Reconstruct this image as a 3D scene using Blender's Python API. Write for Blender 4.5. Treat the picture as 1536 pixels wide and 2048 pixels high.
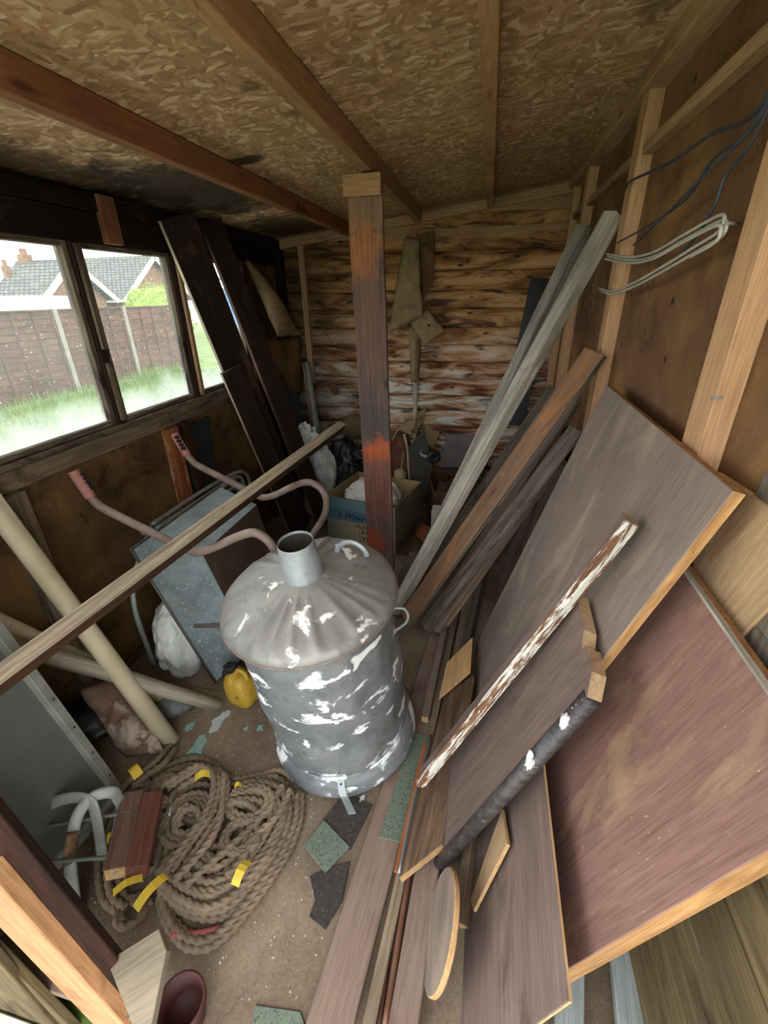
import bpy, bmesh, math, random
from mathutils import Vector, Matrix, noise

for _o in list(bpy.data.objects):
    bpy.data.objects.remove(_o)
S = bpy.context.scene
COL = S.collection
random.seed(7)

# ------------------------------------------------------------------ camera
_cd = bpy.data.cameras.new('camera')
_cd.sensor_fit = 'VERTICAL'
_cd.sensor_height = 36.0
_cd.lens = 15.597
_cd.clip_start = 0.01
_cam = bpy.data.objects.new('camera', _cd)
COL.objects.link(_cam)
_cam.matrix_world = Matrix(((0.97715, -0.077018, 0.198106, 0), (0.211793, 0.431447, -0.876925, 0), (-0.017934, 0.898845, 0.4379, 1.5), (0, 0, 0, 1)))
S.camera = _cam

# ------------------------------------------------------------------ sky: bright even overcast
S.world = bpy.data.worlds.new('world')
S.world.use_nodes = True
_bg = S.world.node_tree.nodes['Background']
_bg.inputs[0].default_value = (0.93, 0.97, 1.0, 1)
_bg.inputs[1].default_value = 1.0
S.view_settings.view_transform = 'Standard'
S.view_settings.look = 'None'
S.view_settings.gamma = 1.0
S.view_settings.use_curve_mapping = False
S.view_settings.exposure = 2.28

# ------------------------------------------------------------------ helpers
def V(*a):
    return Vector(a[0]) if len(a) == 1 else Vector(a)

def hx(h):
    h = h.lstrip('#')
    o = []
    for i in (0, 2, 4):
        c = int(h[i:i + 2], 16) / 255
        o.append(c / 12.92 if c <= .04045 else ((c + .055) / 1.055) ** 2.4)
    return (o[0], o[1], o[2], 1)

def finish(o, label, cat, group, kind):
    if label: o['label'] = label
    if cat: o['category'] = cat
    if group: o['group'] = group
    if kind: o['kind'] = kind

def empty(name, loc=(0, 0, 0), label=None, cat=None, group=None, kind=None):
    o = bpy.data.objects.new(name, None)
    o.empty_display_size = .05
    COL.objects.link(o)
    o.location = loc
    finish(o, label, cat, group, kind)
    return o

def mk(name, bm, mats, parent=None, M=None, label=None, cat=None, group=None, kind=None, smooth=False):
    """bmesh -> one mesh object; M is its world matrix, also when it has a parent"""
    me = bpy.data.meshes.new(name)
    bmesh.ops.recalc_face_normals(bm, faces=bm.faces[:])
    bm.to_mesh(me)
    bm.free()
    if not isinstance(mats, (list, tuple)): mats = [mats]
    for m in mats: me.materials.append(m)
    if smooth:
        for p in me.polygons: p.use_smooth = True
    o = bpy.data.objects.new(name, me)
    COL.objects.link(o)
    if parent:
        o.parent = parent
        pm = world_of(parent)
        o.matrix_parent_inverse = pm.inverted()
    o.matrix_basis = M if M is not None else Matrix()
    o['_w'] = 0
    del o['_w']
    WORLD[o.name] = (M.copy() if M is not None else Matrix())
    finish(o, label, cat, group, kind)
    return o

WORLD = {}
def world_of(o):
    return WORLD.get(o.name, o.matrix_basis.copy())

def frame(A, B, n):
    A, B, n = V(A), V(B), V(n)
    x = (B - A).normalized()
    z = (n - x * n.dot(x)).normalized()
    y = z.cross(x)
    c = (A + B) / 2
    return Matrix(((x.x, y.x, z.x, c.x), (x.y, y.y, z.y, c.y), (x.z, y.z, z.z, c.z), (0, 0, 0, 1)))

def boxbm(l, w, t, bev=.0025, endslot=0, edgeslot=0, wob=0.0, cuts=0):
    bm = bmesh.new()
    bmesh.ops.create_cube(bm, size=1)
    bmesh.ops.scale(bm, vec=(l, w, t), verts=bm.verts)
    if cuts:
        es = [e for e in bm.edges if abs(e.verts[0].co.x - e.verts[1].co.x) > .5 * l]
        bmesh.ops.subdivide_edges(bm, edges=es, cuts=cuts)
        ph = random.random() * 50
        for v in bm.verts:
            v.co.y += wob * noise.noise(V(v.co.x * 2.2 + ph, 3, 1))
            v.co.z += wob * .7 * noise.noise(V(v.co.x * 2.0 + ph, 9, 5))
    for f in bm.faces:
        n = f.normal
        f.material_index = endslot if abs(n.x) > .7 else (edgeslot if abs(n.y) > .7 else 0)
    if bev:
        es = [e for e in bm.edges if len(e.link_faces) == 2 and e.calc_face_angle(0) > .8]
        bmesh.ops.bevel(bm, geom=es, offset=min(bev, t * .3, w * .3), segments=1, affect='EDGES')
    return bm

def board(name, A, B, w, t, n, mat, label=None, cat='plank', parent=None, group=None, kind=None,
          end=None, edge=None, bev=.0025, wob=0.0, cuts=0):
    """plank with its axis from A to B, its wide face (w) turned to n, thickness t"""
    l = (V(B) - V(A)).length
    mats = [mat]
    es = gs = 0
    if end: mats.append(end); es = len(mats) - 1
    if edge: mats.append(edge); gs = len(mats) - 1
    bm = boxbm(l, w, t, bev, es, gs, wob, cuts)
    return mk(name, bm, mats, parent, frame(A, B, n), label, None if parent else cat, group, kind)

def block(name, lo, hi, mat, parent=None, label=None, cat=None, group=None, kind=None, bev=.002):
    """axis-aligned box; its long axis becomes the local X so that grain follows it"""
    lo, hi = V(lo), V(hi)
    d = hi - lo
    c = (lo + hi) / 2
    k = max(range(3), key=lambda i: d[i])
    ax = V(0, 0, 0); ax[k] = d[k] / 2
    rest = [i for i in range(3) if i != k]
    tn = min(rest, key=lambda i: d[i]); wd = max(rest, key=lambda i: d[i])
    if tn == wd: wd, tn = rest
    n = V(0, 0, 0); n[tn] = 1
    return mk(name, boxbm(d[k], d[wd], d[tn], bev), mat, parent, frame(c - ax, c + ax, n), label, cat, group, kind)

def sheet(name, cs, t, mat, label=None, cat='board', parent=None, edge=None, toward=(-1, -.6, .6), group=None, kind=None, bev=0.0015):
    """flat polygon cs (front face, grain along cs[0]->cs[1]) with thickness t behind it"""
    cs = [V(c) for c in cs]
    c = sum(cs, V(0, 0, 0)) / len(cs)
    n = (cs[1] - cs[0]).cross(cs[-1] - cs[0])
    if n.dot(V(toward)) < 0: n = -n
    M = frame(cs[0], cs[1], n)
    M.translation = c
    Mi = M.inverted()
    bm = bmesh.new()
    top = [bm.verts.new(((Mi @ p).x, (Mi @ p).y, 0)) for p in cs]
    bot = [bm.verts.new((v.co.x, v.co.y, -t)) for v in top]
    f = bm.faces.new(top); bm.faces.new(bot[::-1])
    es = 1 if edge else 0
    N = len(cs)
    for i in range(N):
        q = bm.faces.new((top[i], top[(i + 1) % N], bot[(i + 1) % N], bot[i])); q.material_index = es
    if bev:
        ed = [e for e in bm.edges if len(e.link_faces) == 2]
        bmesh.ops.recalc_face_normals(bm, faces=bm.faces[:])
        bmesh.ops.bevel(bm, geom=[e for e in f.edges], offset=min(bev, t * .3), segments=1, affect='EDGES')
    return mk(name, bm, [mat, edge] if edge else mat, parent, M, label, None if parent else cat, group, kind)

def smooth_path(pts, sub=6, closed=False):
    P = [V(p) for p in pts]
    n = len(P)
    out = []
    rng = range(n) if closed else range(n - 1)
    for i in rng:
        p1, p2 = P[i], P[(i + 1) % n]
        p0 = P[i - 1] if (closed or i > 0) else p1 + (p1 - p2)
        p3 = P[(i + 2) % n] if (closed or i + 2 < n) else p2 + (p2 - p1)
        for k in range(sub):
            u = k / sub
            out.append(.5 * ((2 * p1) + (p2 - p0) * u + (2 * p0 - 5 * p1 + 4 * p2 - p3) * u * u + (3 * p1 - p0 - 3 * p2 + p3) * u ** 3))
    if not closed: out.append(P[-1].copy())
    return out

def tubebm(path, r, sides=10, bm=None, closed=False, lobes=0, twist=0.0, amp=0.0, caps=True, flat=1.0):
    bm = bm or bmesh.new()
    n = len(path)
    rr = r if callable(r) else (lambda u: r)
    t0 = (path[1] - path[0]).normalized()
    up = V(0, 0, 1) if abs(t0.z) < .9 else V(1, 0, 0)
    nrm = (up - t0 * up.dot(t0)).normalized()
    rings = []
    s = 0
    for i, p in enumerate(path):
        if closed: t = (path[(i + 1) % n] - path[i - 1]).normalized()
        else: t = (path[min(i + 1, n - 1)] - path[max(i - 1, 0)]).normalized()
        nrm = (nrm - t * nrm.dot(t))
        if nrm.length < 1e-6: nrm = V(0, 1, 0)
        nrm.normalize()
        b = t.cross(nrm)
        if i: s += (path[i] - path[i - 1]).length
        R = rr(i / max(1, n - 1))
        ring = []
        for k in range(sides):
            a = 2 * math.pi * k / sides
            q = R * (1 + (amp * math.cos(lobes * a - twist * s) if lobes else 0))
            ring.append(bm.verts.new(p + nrm * math.cos(a) * q * flat + b * math.sin(a) * q))
        rings.append(ring)
    m = n if closed else n - 1
    for i in range(m):
        a, b2 = rings[i], rings[(i + 1) % n]
        for k in range(sides):
            bm.faces.new((a[k], a[(k + 1) % sides], b2[(k + 1) % sides], b2[k]))
    if caps and not closed:
        bm.faces.new(rings[0][::-1]); bm.faces.new(rings[-1])
    return bm

def tube(name, pts, r, mat, parent=None, sub=8, sides=10, label=None, cat=None, group=None, kind=None, **k):
    path = smooth_path(pts, sub, k.get('closed', False)) if sub > 1 else [V(p) for p in pts]
    return mk(name, tubebm(path, r, sides, **k), mat, parent, None, label, cat, group, kind, smooth=True)

def lathebm(prof, segs=48, fn=None, bm=None, close=False):
    """prof: (radius, z); fn(a, i, r, z) -> r, z"""
    bm = bm or bmesh.new()
    rings = []
    for i, (r, z) in enumerate(prof):
        ring = []
        for k in range(segs):
            a = 2 * math.pi * k / segs
            r2, z2 = fn(a, i, r, z) if fn else (r, z)
            ring.append(bm.verts.new((r2 * math.cos(a), r2 * math.sin(a), z2)))
        rings.append(ring)
    n = len(rings)
    for i in range(n if close else n - 1):
        A, B = rings[i], rings[(i + 1) % n]
        for k in range(segs):
            bm.faces.new((A[k], A[(k + 1) % segs], B[(k + 1) % segs], B[k]))
    return bm

def patchbm(c00, c10, c11, c01, nx=14, ny=14, bulge=(0, 0, 0), amp=.01, freq=6, ragged=0.0, t=.002, seed=0, fold=None):
    """cloth or paper: bilinear patch, bulged and crumpled, with a real thickness"""
    c00, c10, c11, c01, bulge = V(c00), V(c10), V(c11), V(c01), V(bulge)
    nrm = (c10 - c00).cross(c01 - c00).normalized()
    pts = []
    for j in range(ny + 1):
        row = []
        for i in range(nx + 1):
            u, v = i / nx, j / ny
            if ragged:
                u2 = u + ragged * noise.noise(V(v * 9 + seed, u * 2, 1.3)) * (1 if u in (0, 1) else .5)
                v2 = v + ragged * noise.noise(V(u * 9 + seed, v * 2, 7.1)) * (1 if v in (0, 1) else .5)
            else: u2, v2 = u, v
            p = (c00 * (1 - u2) + c10 * u2) * (1 - v2) + (c01 * (1 - u2) + c11 * u2) * v2
            p = p + bulge * (4 * u * (1 - u)) ** .7 * (4 * v * (1 - v)) ** .7 if bulge.length else p
            q = p * freq + V(seed, seed * .7, 0)
            cr = noise.noise(q) + .5 * abs(noise.noise(q * 2.3)) + .25 * noise.noise(q * 5)
            p = p + nrm * cr * amp
            if fold: p = p + fold(u, v)
            row.append(p)
        pts.append(row)
    bm = bmesh.new()
    vs = [[bm.verts.new(p) for p in row] for row in pts]
    for j in range(ny):
        for i in range(nx):
            bm.faces.new((vs[j][i], vs[j][i + 1], vs[j + 1][i + 1], vs[j + 1][i]))
    bmesh.ops.recalc_face_normals(bm, faces=bm.faces[:])
    bmesh.ops.solidify(bm, geom=bm.faces[:], thickness=t)
    return bm

def patch(name, cs, mat, label=None, cat=None, parent=None, group=None, kind=None, smooth=True, **k):
    return mk(name, patchbm(*cs, **k), mat, parent, None, label, cat, group, kind, smooth)

def lumpbm(c, rad, amp=.15, freq=3.0, sub=4, seed=0, flatz=None, rot=0.0, sharp=False):
    bm = bmesh.new()
    bmesh.ops.create_icosphere(bm, subdivisions=sub, radius=1)
    c = V(c); rad = V(rad)
    R = Matrix.Rotation(rot, 3, 'Z')
    for v in bm.verts:
        d = v.co.normalized()
        q = d * freq + V(seed, seed * 1.3, seed * .4)
        k = noise.noise(q) + .5 * noise.noise(q * 2.1) + .3 * (abs(noise.noise(q * 3.7)) if sharp else noise.noise(q * 4.3))
        p = d * (1 + amp * k)
        p = R @ V(p.x * rad.x, p.y * rad.y, p.z * rad.z)
        p = p + c
        if flatz is not None and p.z < flatz: p.z = flatz + .002 * noise.noise(q * 3)
        v.co = p
    return bm

def lump(name, c, rad, mat, label=None, cat=None, parent=None, group=None, kind=None, smooth=True, **k):
    return mk(name, lumpbm(c, rad, **k), mat, parent, None, label, cat, group, kind, smooth)

# ------------------------------------------------------------------ procedural materials
def newmat(name):
    m = bpy.data.materials.new(name)
    m.use_nodes = True
    nt = m.node_tree
    b = nt.nodes['Principled BSDF']
    return m, nt, b

def N(nt, t, **kw):
    n = nt.nodes.new('ShaderNode' + t)
    for k, v in kw.items():
        if k in n.inputs: n.inputs[k].default_value = v
        else: setattr(n, k, v)
    return n

def ramp(nt, fac, stops, interp='LINEAR'):
    r = nt.nodes.new('ShaderNodeValToRGB')
    r.color_ramp.interpolation = interp
    el = r.color_ramp.elements
    while len(el) < len(stops): el.new(.5)
    for e, (p, c) in zip(el, stops):
        e.position = p
        e.color = c if not isinstance(c, (int, float)) else (c, c, c, 1)
    nt.links.new(fac, r.inputs[0])
    return r.outputs[0]

def mixc(nt, fac, a, b, mode='MIX'):
    m = nt.nodes.new('ShaderNodeMix')
    m.data_type = 'RGBA'
    m.blend_type = mode
    for s, v in ((m.inputs[0], fac), (m.inputs[6], a), (m.inputs[7], b)):
        if isinstance(v, bpy.types.NodeSocket): nt.links.new(v, s)
        else: s.default_value = v
    return m.outputs[2]

def math_(nt, op, a, b=None, c=None, clamp=False):
    m = nt.nodes.new('ShaderNodeMath')
    m.operation = op
    m.use_clamp = clamp
    for s, v in zip(m.inputs, (a, b, c)):
        if v is None: continue
        if isinstance(v, bpy.types.NodeSocket): nt.links.new(v, s)
        else: s.default_value = v
    return m.outputs[0]

def coords(nt, scale=(1, 1, 1), rand=True, kind='Object'):
    tc = nt.nodes.new('ShaderNodeTexCoord')
    out = tc.outputs[kind]
    if rand:
        oi = nt.nodes.new('ShaderNodeObjectInfo')
        mu = math_(nt, 'MULTIPLY', oi.outputs['Random'], 37.0)
        ad = nt.nodes.new('ShaderNodeVectorMath'); ad.operation = 'ADD'
        nt.links.new(out, ad.inputs[0]); nt.links.new(mu, ad.inputs[1])
        out = ad.outputs[0]
    mp = nt.nodes.new('ShaderNodeMapping')
    mp.inputs['Scale'].default_value = scale
    nt.links.new(out, mp.inputs[0])
    return mp.outputs[0]

def ntex(nt, vec, scale=5, detail=4, rough=.6, dist=0.0):
    n = N(nt, 'TexNoise', Scale=scale, Detail=detail, Roughness=rough, Distortion=dist)
    nt.links.new(vec, n.inputs['Vector'])
    return n.outputs[0]

def bump(nt, b, h, strength=.3, dist=.003):
    bp = N(nt, 'Bump', Strength=strength, Distance=dist)
    nt.links.new(h, bp.inputs['Height'])
    nt.links.new(bp.outputs[0], b.inputs['Normal'])

def wood(name, dark, light, grain=1.0, rough=.75, stain=None, stain_amt=.5, stain_scale=3.0, speck=None, speck_amt=.62,
         knots=True, vary=.25, spec=.25, bstr=.35, paint=None, paint_amt=.55, streak=9.0, contrast=(.32, .68)):
    """grain runs along the object's local X"""
    m, nt, b = newmat(name)
    v = coords(nt, (1.1 * grain, streak * 2.2 * grain, streak * 2.2 * grain))
    g = ntex(nt, v, 3.0, 6, .65, .6)
    col = ramp(nt, g, [(contrast[0], hx(dark)), (contrast[1], hx(light))])
    v2 = coords(nt, (1.0, 2.2, 2.2))
    lo = ntex(nt, v2, 2.4, 3, .6, .3)
    col = mixc(nt, 1.0, col, ramp(nt, lo, [(.3, 1 - vary), (.7, 1 + vary * .4)]), 'MULTIPLY')
    vf = coords(nt, (12 * grain, 260 * grain, 260 * grain))
    fi = ntex(nt, vf, 1.0, 2, .5)
    col = mixc(nt, .55, col, ramp(nt, fi, [(.3, .62), (.6, 1.12)]), 'MULTIPLY')
    if stain:
        sc = coords(nt, (1.0, 2.5, 2.5))
        sn = ntex(nt, sc, stain_scale, 5, .65, .8)
        e = 1 - stain_amt
        col = mixc(nt, ramp(nt, sn, [(max(0, e - .07), 0.0), (min(1, e + .09), 1.0)]), col, hx(stain))
    if knots:
        kv = coords(nt, (2.0, 6.0, 6.0))
        vo = N(nt, 'TexVoronoi', Scale=1.6); nt.links.new(kv, vo.inputs['Vector'])
        vo.distance = 'EUCLIDEAN'
        kf = ramp(nt, vo.outputs['Distance'], [(.05, .75), (.13, 0.0)])
        col = mixc(nt, kf, col, tuple(c * .35 for c in hx(dark)[:3]) + (1,))
    if speck:
        sv = coords(nt, (40, 120, 120))
        sp = ntex(nt, sv, 1.3, 3, .7)
        col = mixc(nt, ramp(nt, sp, [(speck_amt, 0.0), (speck_amt + .06, 1.0)]), col, hx(speck))
    if paint:
        pv = coords(nt, (6, 40, 40))
        pn = ntex(nt, pv, 1.4, 5, .7, .4)
        e = 1 - paint_amt
        col = mixc(nt, ramp(nt, pn, [(e - .02, 0.0), (e + .03, 1.0)]), col, hx(paint))
    oi = nt.nodes.new('ShaderNodeObjectInfo')
    col = mixc(nt, 1.0, col, ramp(nt, oi.outputs['Random'], [(0, .86), (1, 1.1)]), 'MULTIPLY')
    nt.links.new(col, b.inputs['Base Color'])
    b.inputs['Roughness'].default_value = rough
    b.inputs['Specular IOR Level'].default_value = spec
    hsum = math_(nt, 'ADD', math_(nt, 'MULTIPLY', g, .8), math_(nt, 'MULTIPLY', fi, .35))
    bump(nt, b, hsum, bstr, .002)
    return m

def plain(name, c, rough=.6, metal=0.0, c2=None, scale=8.0, amt=.5, spec=.4, bstr=.15, bscale=40, c3=None, c3amt=.3, c3scale=25, rand=True, stretch=(1, 1, 1)):
    m, nt, b = newmat(name)
    v = coords(nt, stretch, rand)
    n1 = ntex(nt, v, scale, 5, .65, .3)
    col = ramp(nt, n1, [(amt - .15, hx(c)), (amt + .15, hx(c2 or c))])
    if c3:
        n3 = ntex(nt, v, c3scale, 4, .7, .5)
        e = 1 - c3amt
        col = mixc(nt, ramp(nt, n3, [(e - .03, 0.0), (e + .04, 1.0)]), col, hx(c3))
    nt.links.new(col, b.inputs['Base Color'])
    b.inputs['Roughness'].default_value = rough
    b.inputs['Metallic'].default_value = metal
    b.inputs['Specular IOR Level'].default_value = spec
    if bstr:
        bump(nt, b, ntex(nt, v, bscale, 3, .6), bstr, .002)
    return m

def blob(nt, centre, radius, freq=7.0, amt=.5, soft=.35, kind='Object', stretch=(1, 1, 1)):
    """mask of an irregular stain of a given size at a given spot of the surface"""
    tc = nt.nodes.new('ShaderNodeTexCoord')
    sub = nt.nodes.new('ShaderNodeVectorMath'); sub.operation = 'SUBTRACT'
    nt.links.new(tc.outputs[kind], sub.inputs[0]); sub.inputs[1].default_value = centre
    ml = nt.nodes.new('ShaderNodeVectorMath'); ml.operation = 'MULTIPLY'
    nt.links.new(sub.outputs[0], ml.inputs[0]); ml.inputs[1].default_value = stretch
    ln = nt.nodes.new('ShaderNodeVectorMath'); ln.operation = 'LENGTH'
    nt.links.new(ml.outputs[0], ln.inputs[0])
    d = math_(nt, 'DIVIDE', ln.outputs['Value'], radius)
    nz = ntex(nt, tc.outputs[kind], freq, 5, .7, .5)
    d = math_(nt, 'ADD', d, math_(nt, 'MULTIPLY', math_(nt, 'SUBTRACT', nz, .5), amt * 3))
    return ramp(nt, d, [(1 - soft, 1.0), (1 + soft * .3, 0.0)])

# ------------------------------------------------------------------ material library
PINE = wood('pine', '#b98860', '#dfb58a', rough=.7, vary=.15, bstr=.25, streak=7, contrast=(.2, .8))
PINE_OLD = wood('pine_old', '#9a7755', '#c29d7a', rough=.8, vary=.25, stain='#5a4028', stain_amt=.34, contrast=(.2, .8))
PURLIN = wood('purlin_wood', '#936c4a', '#bf9870', rough=.8, vary=.25, stain='#5f4026', stain_amt=.34, contrast=(.2, .8))
PURLIN_RED = wood('purlin_red_wood', '#7d4c33', '#a5714e', rough=.8, vary=.3, stain='#331b12', stain_amt=.34, bstr=.3, contrast=(.2, .8))
GREYWOOD = wood('grey_weathered_wood', '#8d8477', '#cac2b5', rough=.9, vary=.3, knots=False, stain='#6a6054', stain_amt=.34, bstr=.7, streak=11)
GREYDARK = wood('dark_weathered_wood', '#4a4239', '#85796c', rough=.9, vary=.3, stain='#2b241f', stain_amt=.36, bstr=.6)
DARKPLANK = wood('dark_stained_plank', '#1c1411', '#3d2a22', rough=.7, vary=.4, stain='#6a4a32', stain_amt=.34, bstr=.4, contrast=(.15, .85))
BROWNPAINT = wood('brown_painted_wood', '#776359', '#94806f', rough=.75, vary=.2, knots=False, speck='#d8ccc0', speck_amt=.72, stain='#6d544a', stain_amt=.42, bstr=.3, contrast=(.1, .9))
BROWNDARK = wood('dark_brown_board', '#63514a', '#86736a', rough=.75, vary=.25, knots=False, stain='#4a3a34', stain_amt=.36, bstr=.3, contrast=(.1, .9), streak=12)
REDBROWN = wood('red_brown_board', '#7d5a50', '#95746a', rough=.6, vary=.2, knots=False, speck='#d5b9a0', speck_amt=.68, stain='#a08268', stain_amt=.40, bstr=.15, streak=16, contrast=(.1, .9))
PLYGREY = wood('grey_brown_plywood', '#7d6c62', '#96867b', rough=.7, vary=.18, knots=False, speck='#cabba8', speck_amt=.70, stain='#9c8b7b', stain_amt=.42, bstr=.15, streak=16, contrast=(.1, .9))
PLYLIGHT = wood('light_plywood', '#a08260', '#c2a481', rough=.7, vary=.25, knots=False, stain='#8a6650', stain_amt=.42, bstr=.2, streak=12, contrast=(.15, .85))
PLYRAW = wood('raw_plywood', '#b98f5f', '#d2ac7c', rough=.75, vary=.15, knots=False, bstr=.2)
ORANGE_EDGE = wood('orange_wood_edge', '#96673f', '#cda06d', rough=.6, vary=.3, knots=False, stain='#7a5030', stain_amt=.38)
ORANGEPLANK = wood('orange_stained_plank', '#6a4d3a', '#94735a', rough=.75, vary=.3, stain='#a8713f', stain_amt=.36, stain_scale=2.0, contrast=(.15, .85))
POSTWOOD = wood('post_wood', '#4f3a34', '#74594f', rough=.7, vary=.3, stain='#b05a26', stain_amt=.33, stain_scale=1.7, bstr=.3, contrast=(.15, .85))
JAMB = wood('jamb_wood', '#9a6c47', '#c4946a', rough=.7, vary=.25, stain='#7a4e30', stain_amt=.36, contrast=(.2, .8))
OLIVE = wood('olive_board', '#5c4e37', '#7f6d4d', rough=.85, vary=.35, stain='#3b2f20', stain_amt=.42, knots=False)
GREYPAINT = wood('grey_painted_batten', '#9aa09c', '#b9beba', rough=.7, vary=.15, knots=False, speck='#5c5a55', speck_amt=.68, stain='#838985', stain_amt=.35)
MOULDING = wood('peeling_moulding', '#6f4a34', '#96694a', rough=.7, vary=.3, knots=False, paint='#e2ded3', paint_amt=.50)
LATH = wood('pale_lath', '#94836d', '#d6c4a8', rough=.85, vary=.2, knots=False, streak=16, bstr=.6)
LATHDARK = wood('lath_side', '#3e2b20', '#62452f', rough=.85, vary=.25, knots=False)
WINWOOD = wood('window_wood', '#4c3f33', '#8c7d6a', rough=.85, vary=.35, knots=False, stain='#2b2119', stain_amt=.42, paint='#a9a596', paint_amt=.36)
WINDARK = wood('dark_window_post', '#2a1812', '#4b2d22', rough=.8, vary=.3)
SILL = wood('sill_wood', '#655544', '#94826a', rough=.85, vary=.35, knots=False, stain='#3a2f26', stain_amt=.4)
CONCRETE = plain('concrete_post', '#b9b2a2', .9, c2='#d2ccbd', scale=6, c3='#8f8978', c3amt=.35)
REDWOOD = wood('red_split_stud', '#7d3d1c', '#b9794a', rough=.75, vary=.3, paint='#b5a58c', paint_amt=.4)

BLACKWOOD = wood('mouldy_black_timber', '#0f0b09', '#2a1d16', rough=.85, vary=.4, stain='#4d3224', stain_amt=.36, knots=False)

GALV = None
def make_osb():
    m, nt, b = newmat('oriented_strand_board')
    tc = nt.nodes.new('ShaderNodeTexCoord')
    src = tc.outputs['Object']
    cols = []
    hs = []
    wv = ntex(nt, src, 14, 2, .5)
    for i, (sc, rot) in enumerate((((22, 75, 1), .35), ((80, 24, 1), -.3), ((36, 60, 1), .95))):
        mp = nt.nodes.new('ShaderNodeMapping')
        mp.inputs['Scale'].default_value = sc
        mp.inputs['Rotation'].default_value = (0, 0, rot)
        ad = nt.nodes.new('ShaderNodeVectorMath'); ad.operation = 'ADD'
        nz = N(nt, 'TexNoise', Scale=9.0 + 4 * i, Detail=2.0)
        nt.links.new(src, nz.inputs['Vector'])
        sc2 = nt.nodes.new('ShaderNodeVectorMath'); sc2.operation = 'SCALE'
        nt.links.new(nz.outputs[1], sc2.inputs[0]); sc2.inputs[3].default_value = .07
        nt.links.new(src, ad.inputs[0]); nt.links.new(sc2.outputs[0], ad.inputs[1])
        nt.links.new(ad.outputs[0], mp.inputs[0])
        vo = N(nt, 'TexVoronoi', Scale=1.0, Randomness=1.0)
        nt.links.new(mp.outputs[0], vo.inputs['Vector'])
        sep = nt.nodes.new('ShaderNodeSeparateColor'); nt.links.new(vo.outputs['Color'], sep.inputs[0])
        cols.append(ramp(nt, sep.outputs[0], [(0, hx('#9c7c58')), (.35, hx('#b39069')), (.7, hx('#c3a17a')), (1, hx('#e4caa6'))]))
        hs.append(sep.outputs[1])
    c = mixc(nt, ramp(nt, ntex(nt, src, 11, 2, .5), [(.46, 0.0), (.52, 1.0)]), cols[0], cols[1])
    c = mixc(nt, ramp(nt, ntex(nt, src, 17, 2, .5), [(.52, 0.0), (.57, 1.0)]), c, cols[2])
    c = mixc(nt, .7, c, ramp(nt, ntex(nt, src, 2.2, 4, .6), [(.3, .72), (.7, 1.12)]), 'MULTIPLY')
    # black mould where the roof has leaked, in the board's own coordinates
    for cen, r, st, k in (((-1.25, 2.05, 0), .34, (1, .55, 0), .9), ((-.93, 1.83, 0), .13, (1, 2.2, 0), .85), ((-1.45, 1.5, 0), .22, (1, .4, 0), .7),
                          ((-1.25, 3.1, 0), .3, (1, .6, 0), .8), ((-.63, 1.36, 0), .035, (1, 1, 0), .55), ((-.585, 1.58, 0), .045, (1, 1, 0), .55), ((.33, 1.5, 0), .07, (1, .5, 0), .5)):
        f = blob(nt, cen, r, 9, .5, .4, 'Object', st)
        c = mixc(nt, math_(nt, 'MULTIPLY', f, k), c, hx('#1f1a15'))
    nt.links.new(c, b.inputs['Base Color'])
    b.inputs['Roughness'].default_value = .8
    b.inputs['Specular IOR Level'].default_value = .2
    bump(nt, b, math_(nt, 'ADD', hs[0], hs[1]), .35, .004)
    return m
OSB = make_osb()

def make_lining(name, a, bcol, dark, amt=.42, light=None):
    m, nt, b = newmat(name)
    tc = nt.nodes.new('ShaderNodeTexCoord')
    src = tc.outputs['Object']
    n1 = ntex(nt, src, 3.2, 6, .62, .6)
    c = ramp(nt, n1, [(.33, hx(a)), (.66, hx(bcol))])
    n2 = ntex(nt, src, 5.0, 5, .7, 1.2)
    c = mixc(nt, ramp(nt, n2, [(1 - amt - .1, 0.0), (1 - amt + .12, .85)]), c, hx(dark))
    if light:
        n4 = ntex(nt, src, 2.4, 4, .6, .8)
        c = mixc(nt, ramp(nt, n4, [(.52, 0.0), (.68, .7)]), c, hx(light))
    n3 = ntex(nt, src, 160, 2, .6)
    c = mixc(nt, .6, c, ramp(nt, n3, [(.3, .75), (.7, 1.15)]), 'MULTIPLY')
    sp = N(nt, 'TexVoronoi', Scale=7.0); nt.links.new(src, sp.inputs['Vector'])
    c = mixc(nt, ramp(nt, sp.outputs['Distance'], [(.05, .8), (.1, 0.0)]), c, hx('#20140b'))
    nt.links.new(c, b.inputs['Base Color'])
    b.inputs['Roughness'].default_value = .8
    b.inputs['Specular IOR Level'].default_value = .2
    bump(nt, b, n2, .3, .01)
    return m
LINING_L = make_lining('brown_lining_damp', '#4a3722', '#7a5c39', '#2a1b10', .40, '#8d6d43')
LINING_R = make_lining('brown_lining_hardboard', '#6a4d36', '#8c6848', '#4d382a', .38, '#a37c4a')
PAPER = make_lining('torn_lining_paper', '#7d6748', '#a58f6b', '#4b3722', .36)

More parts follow.
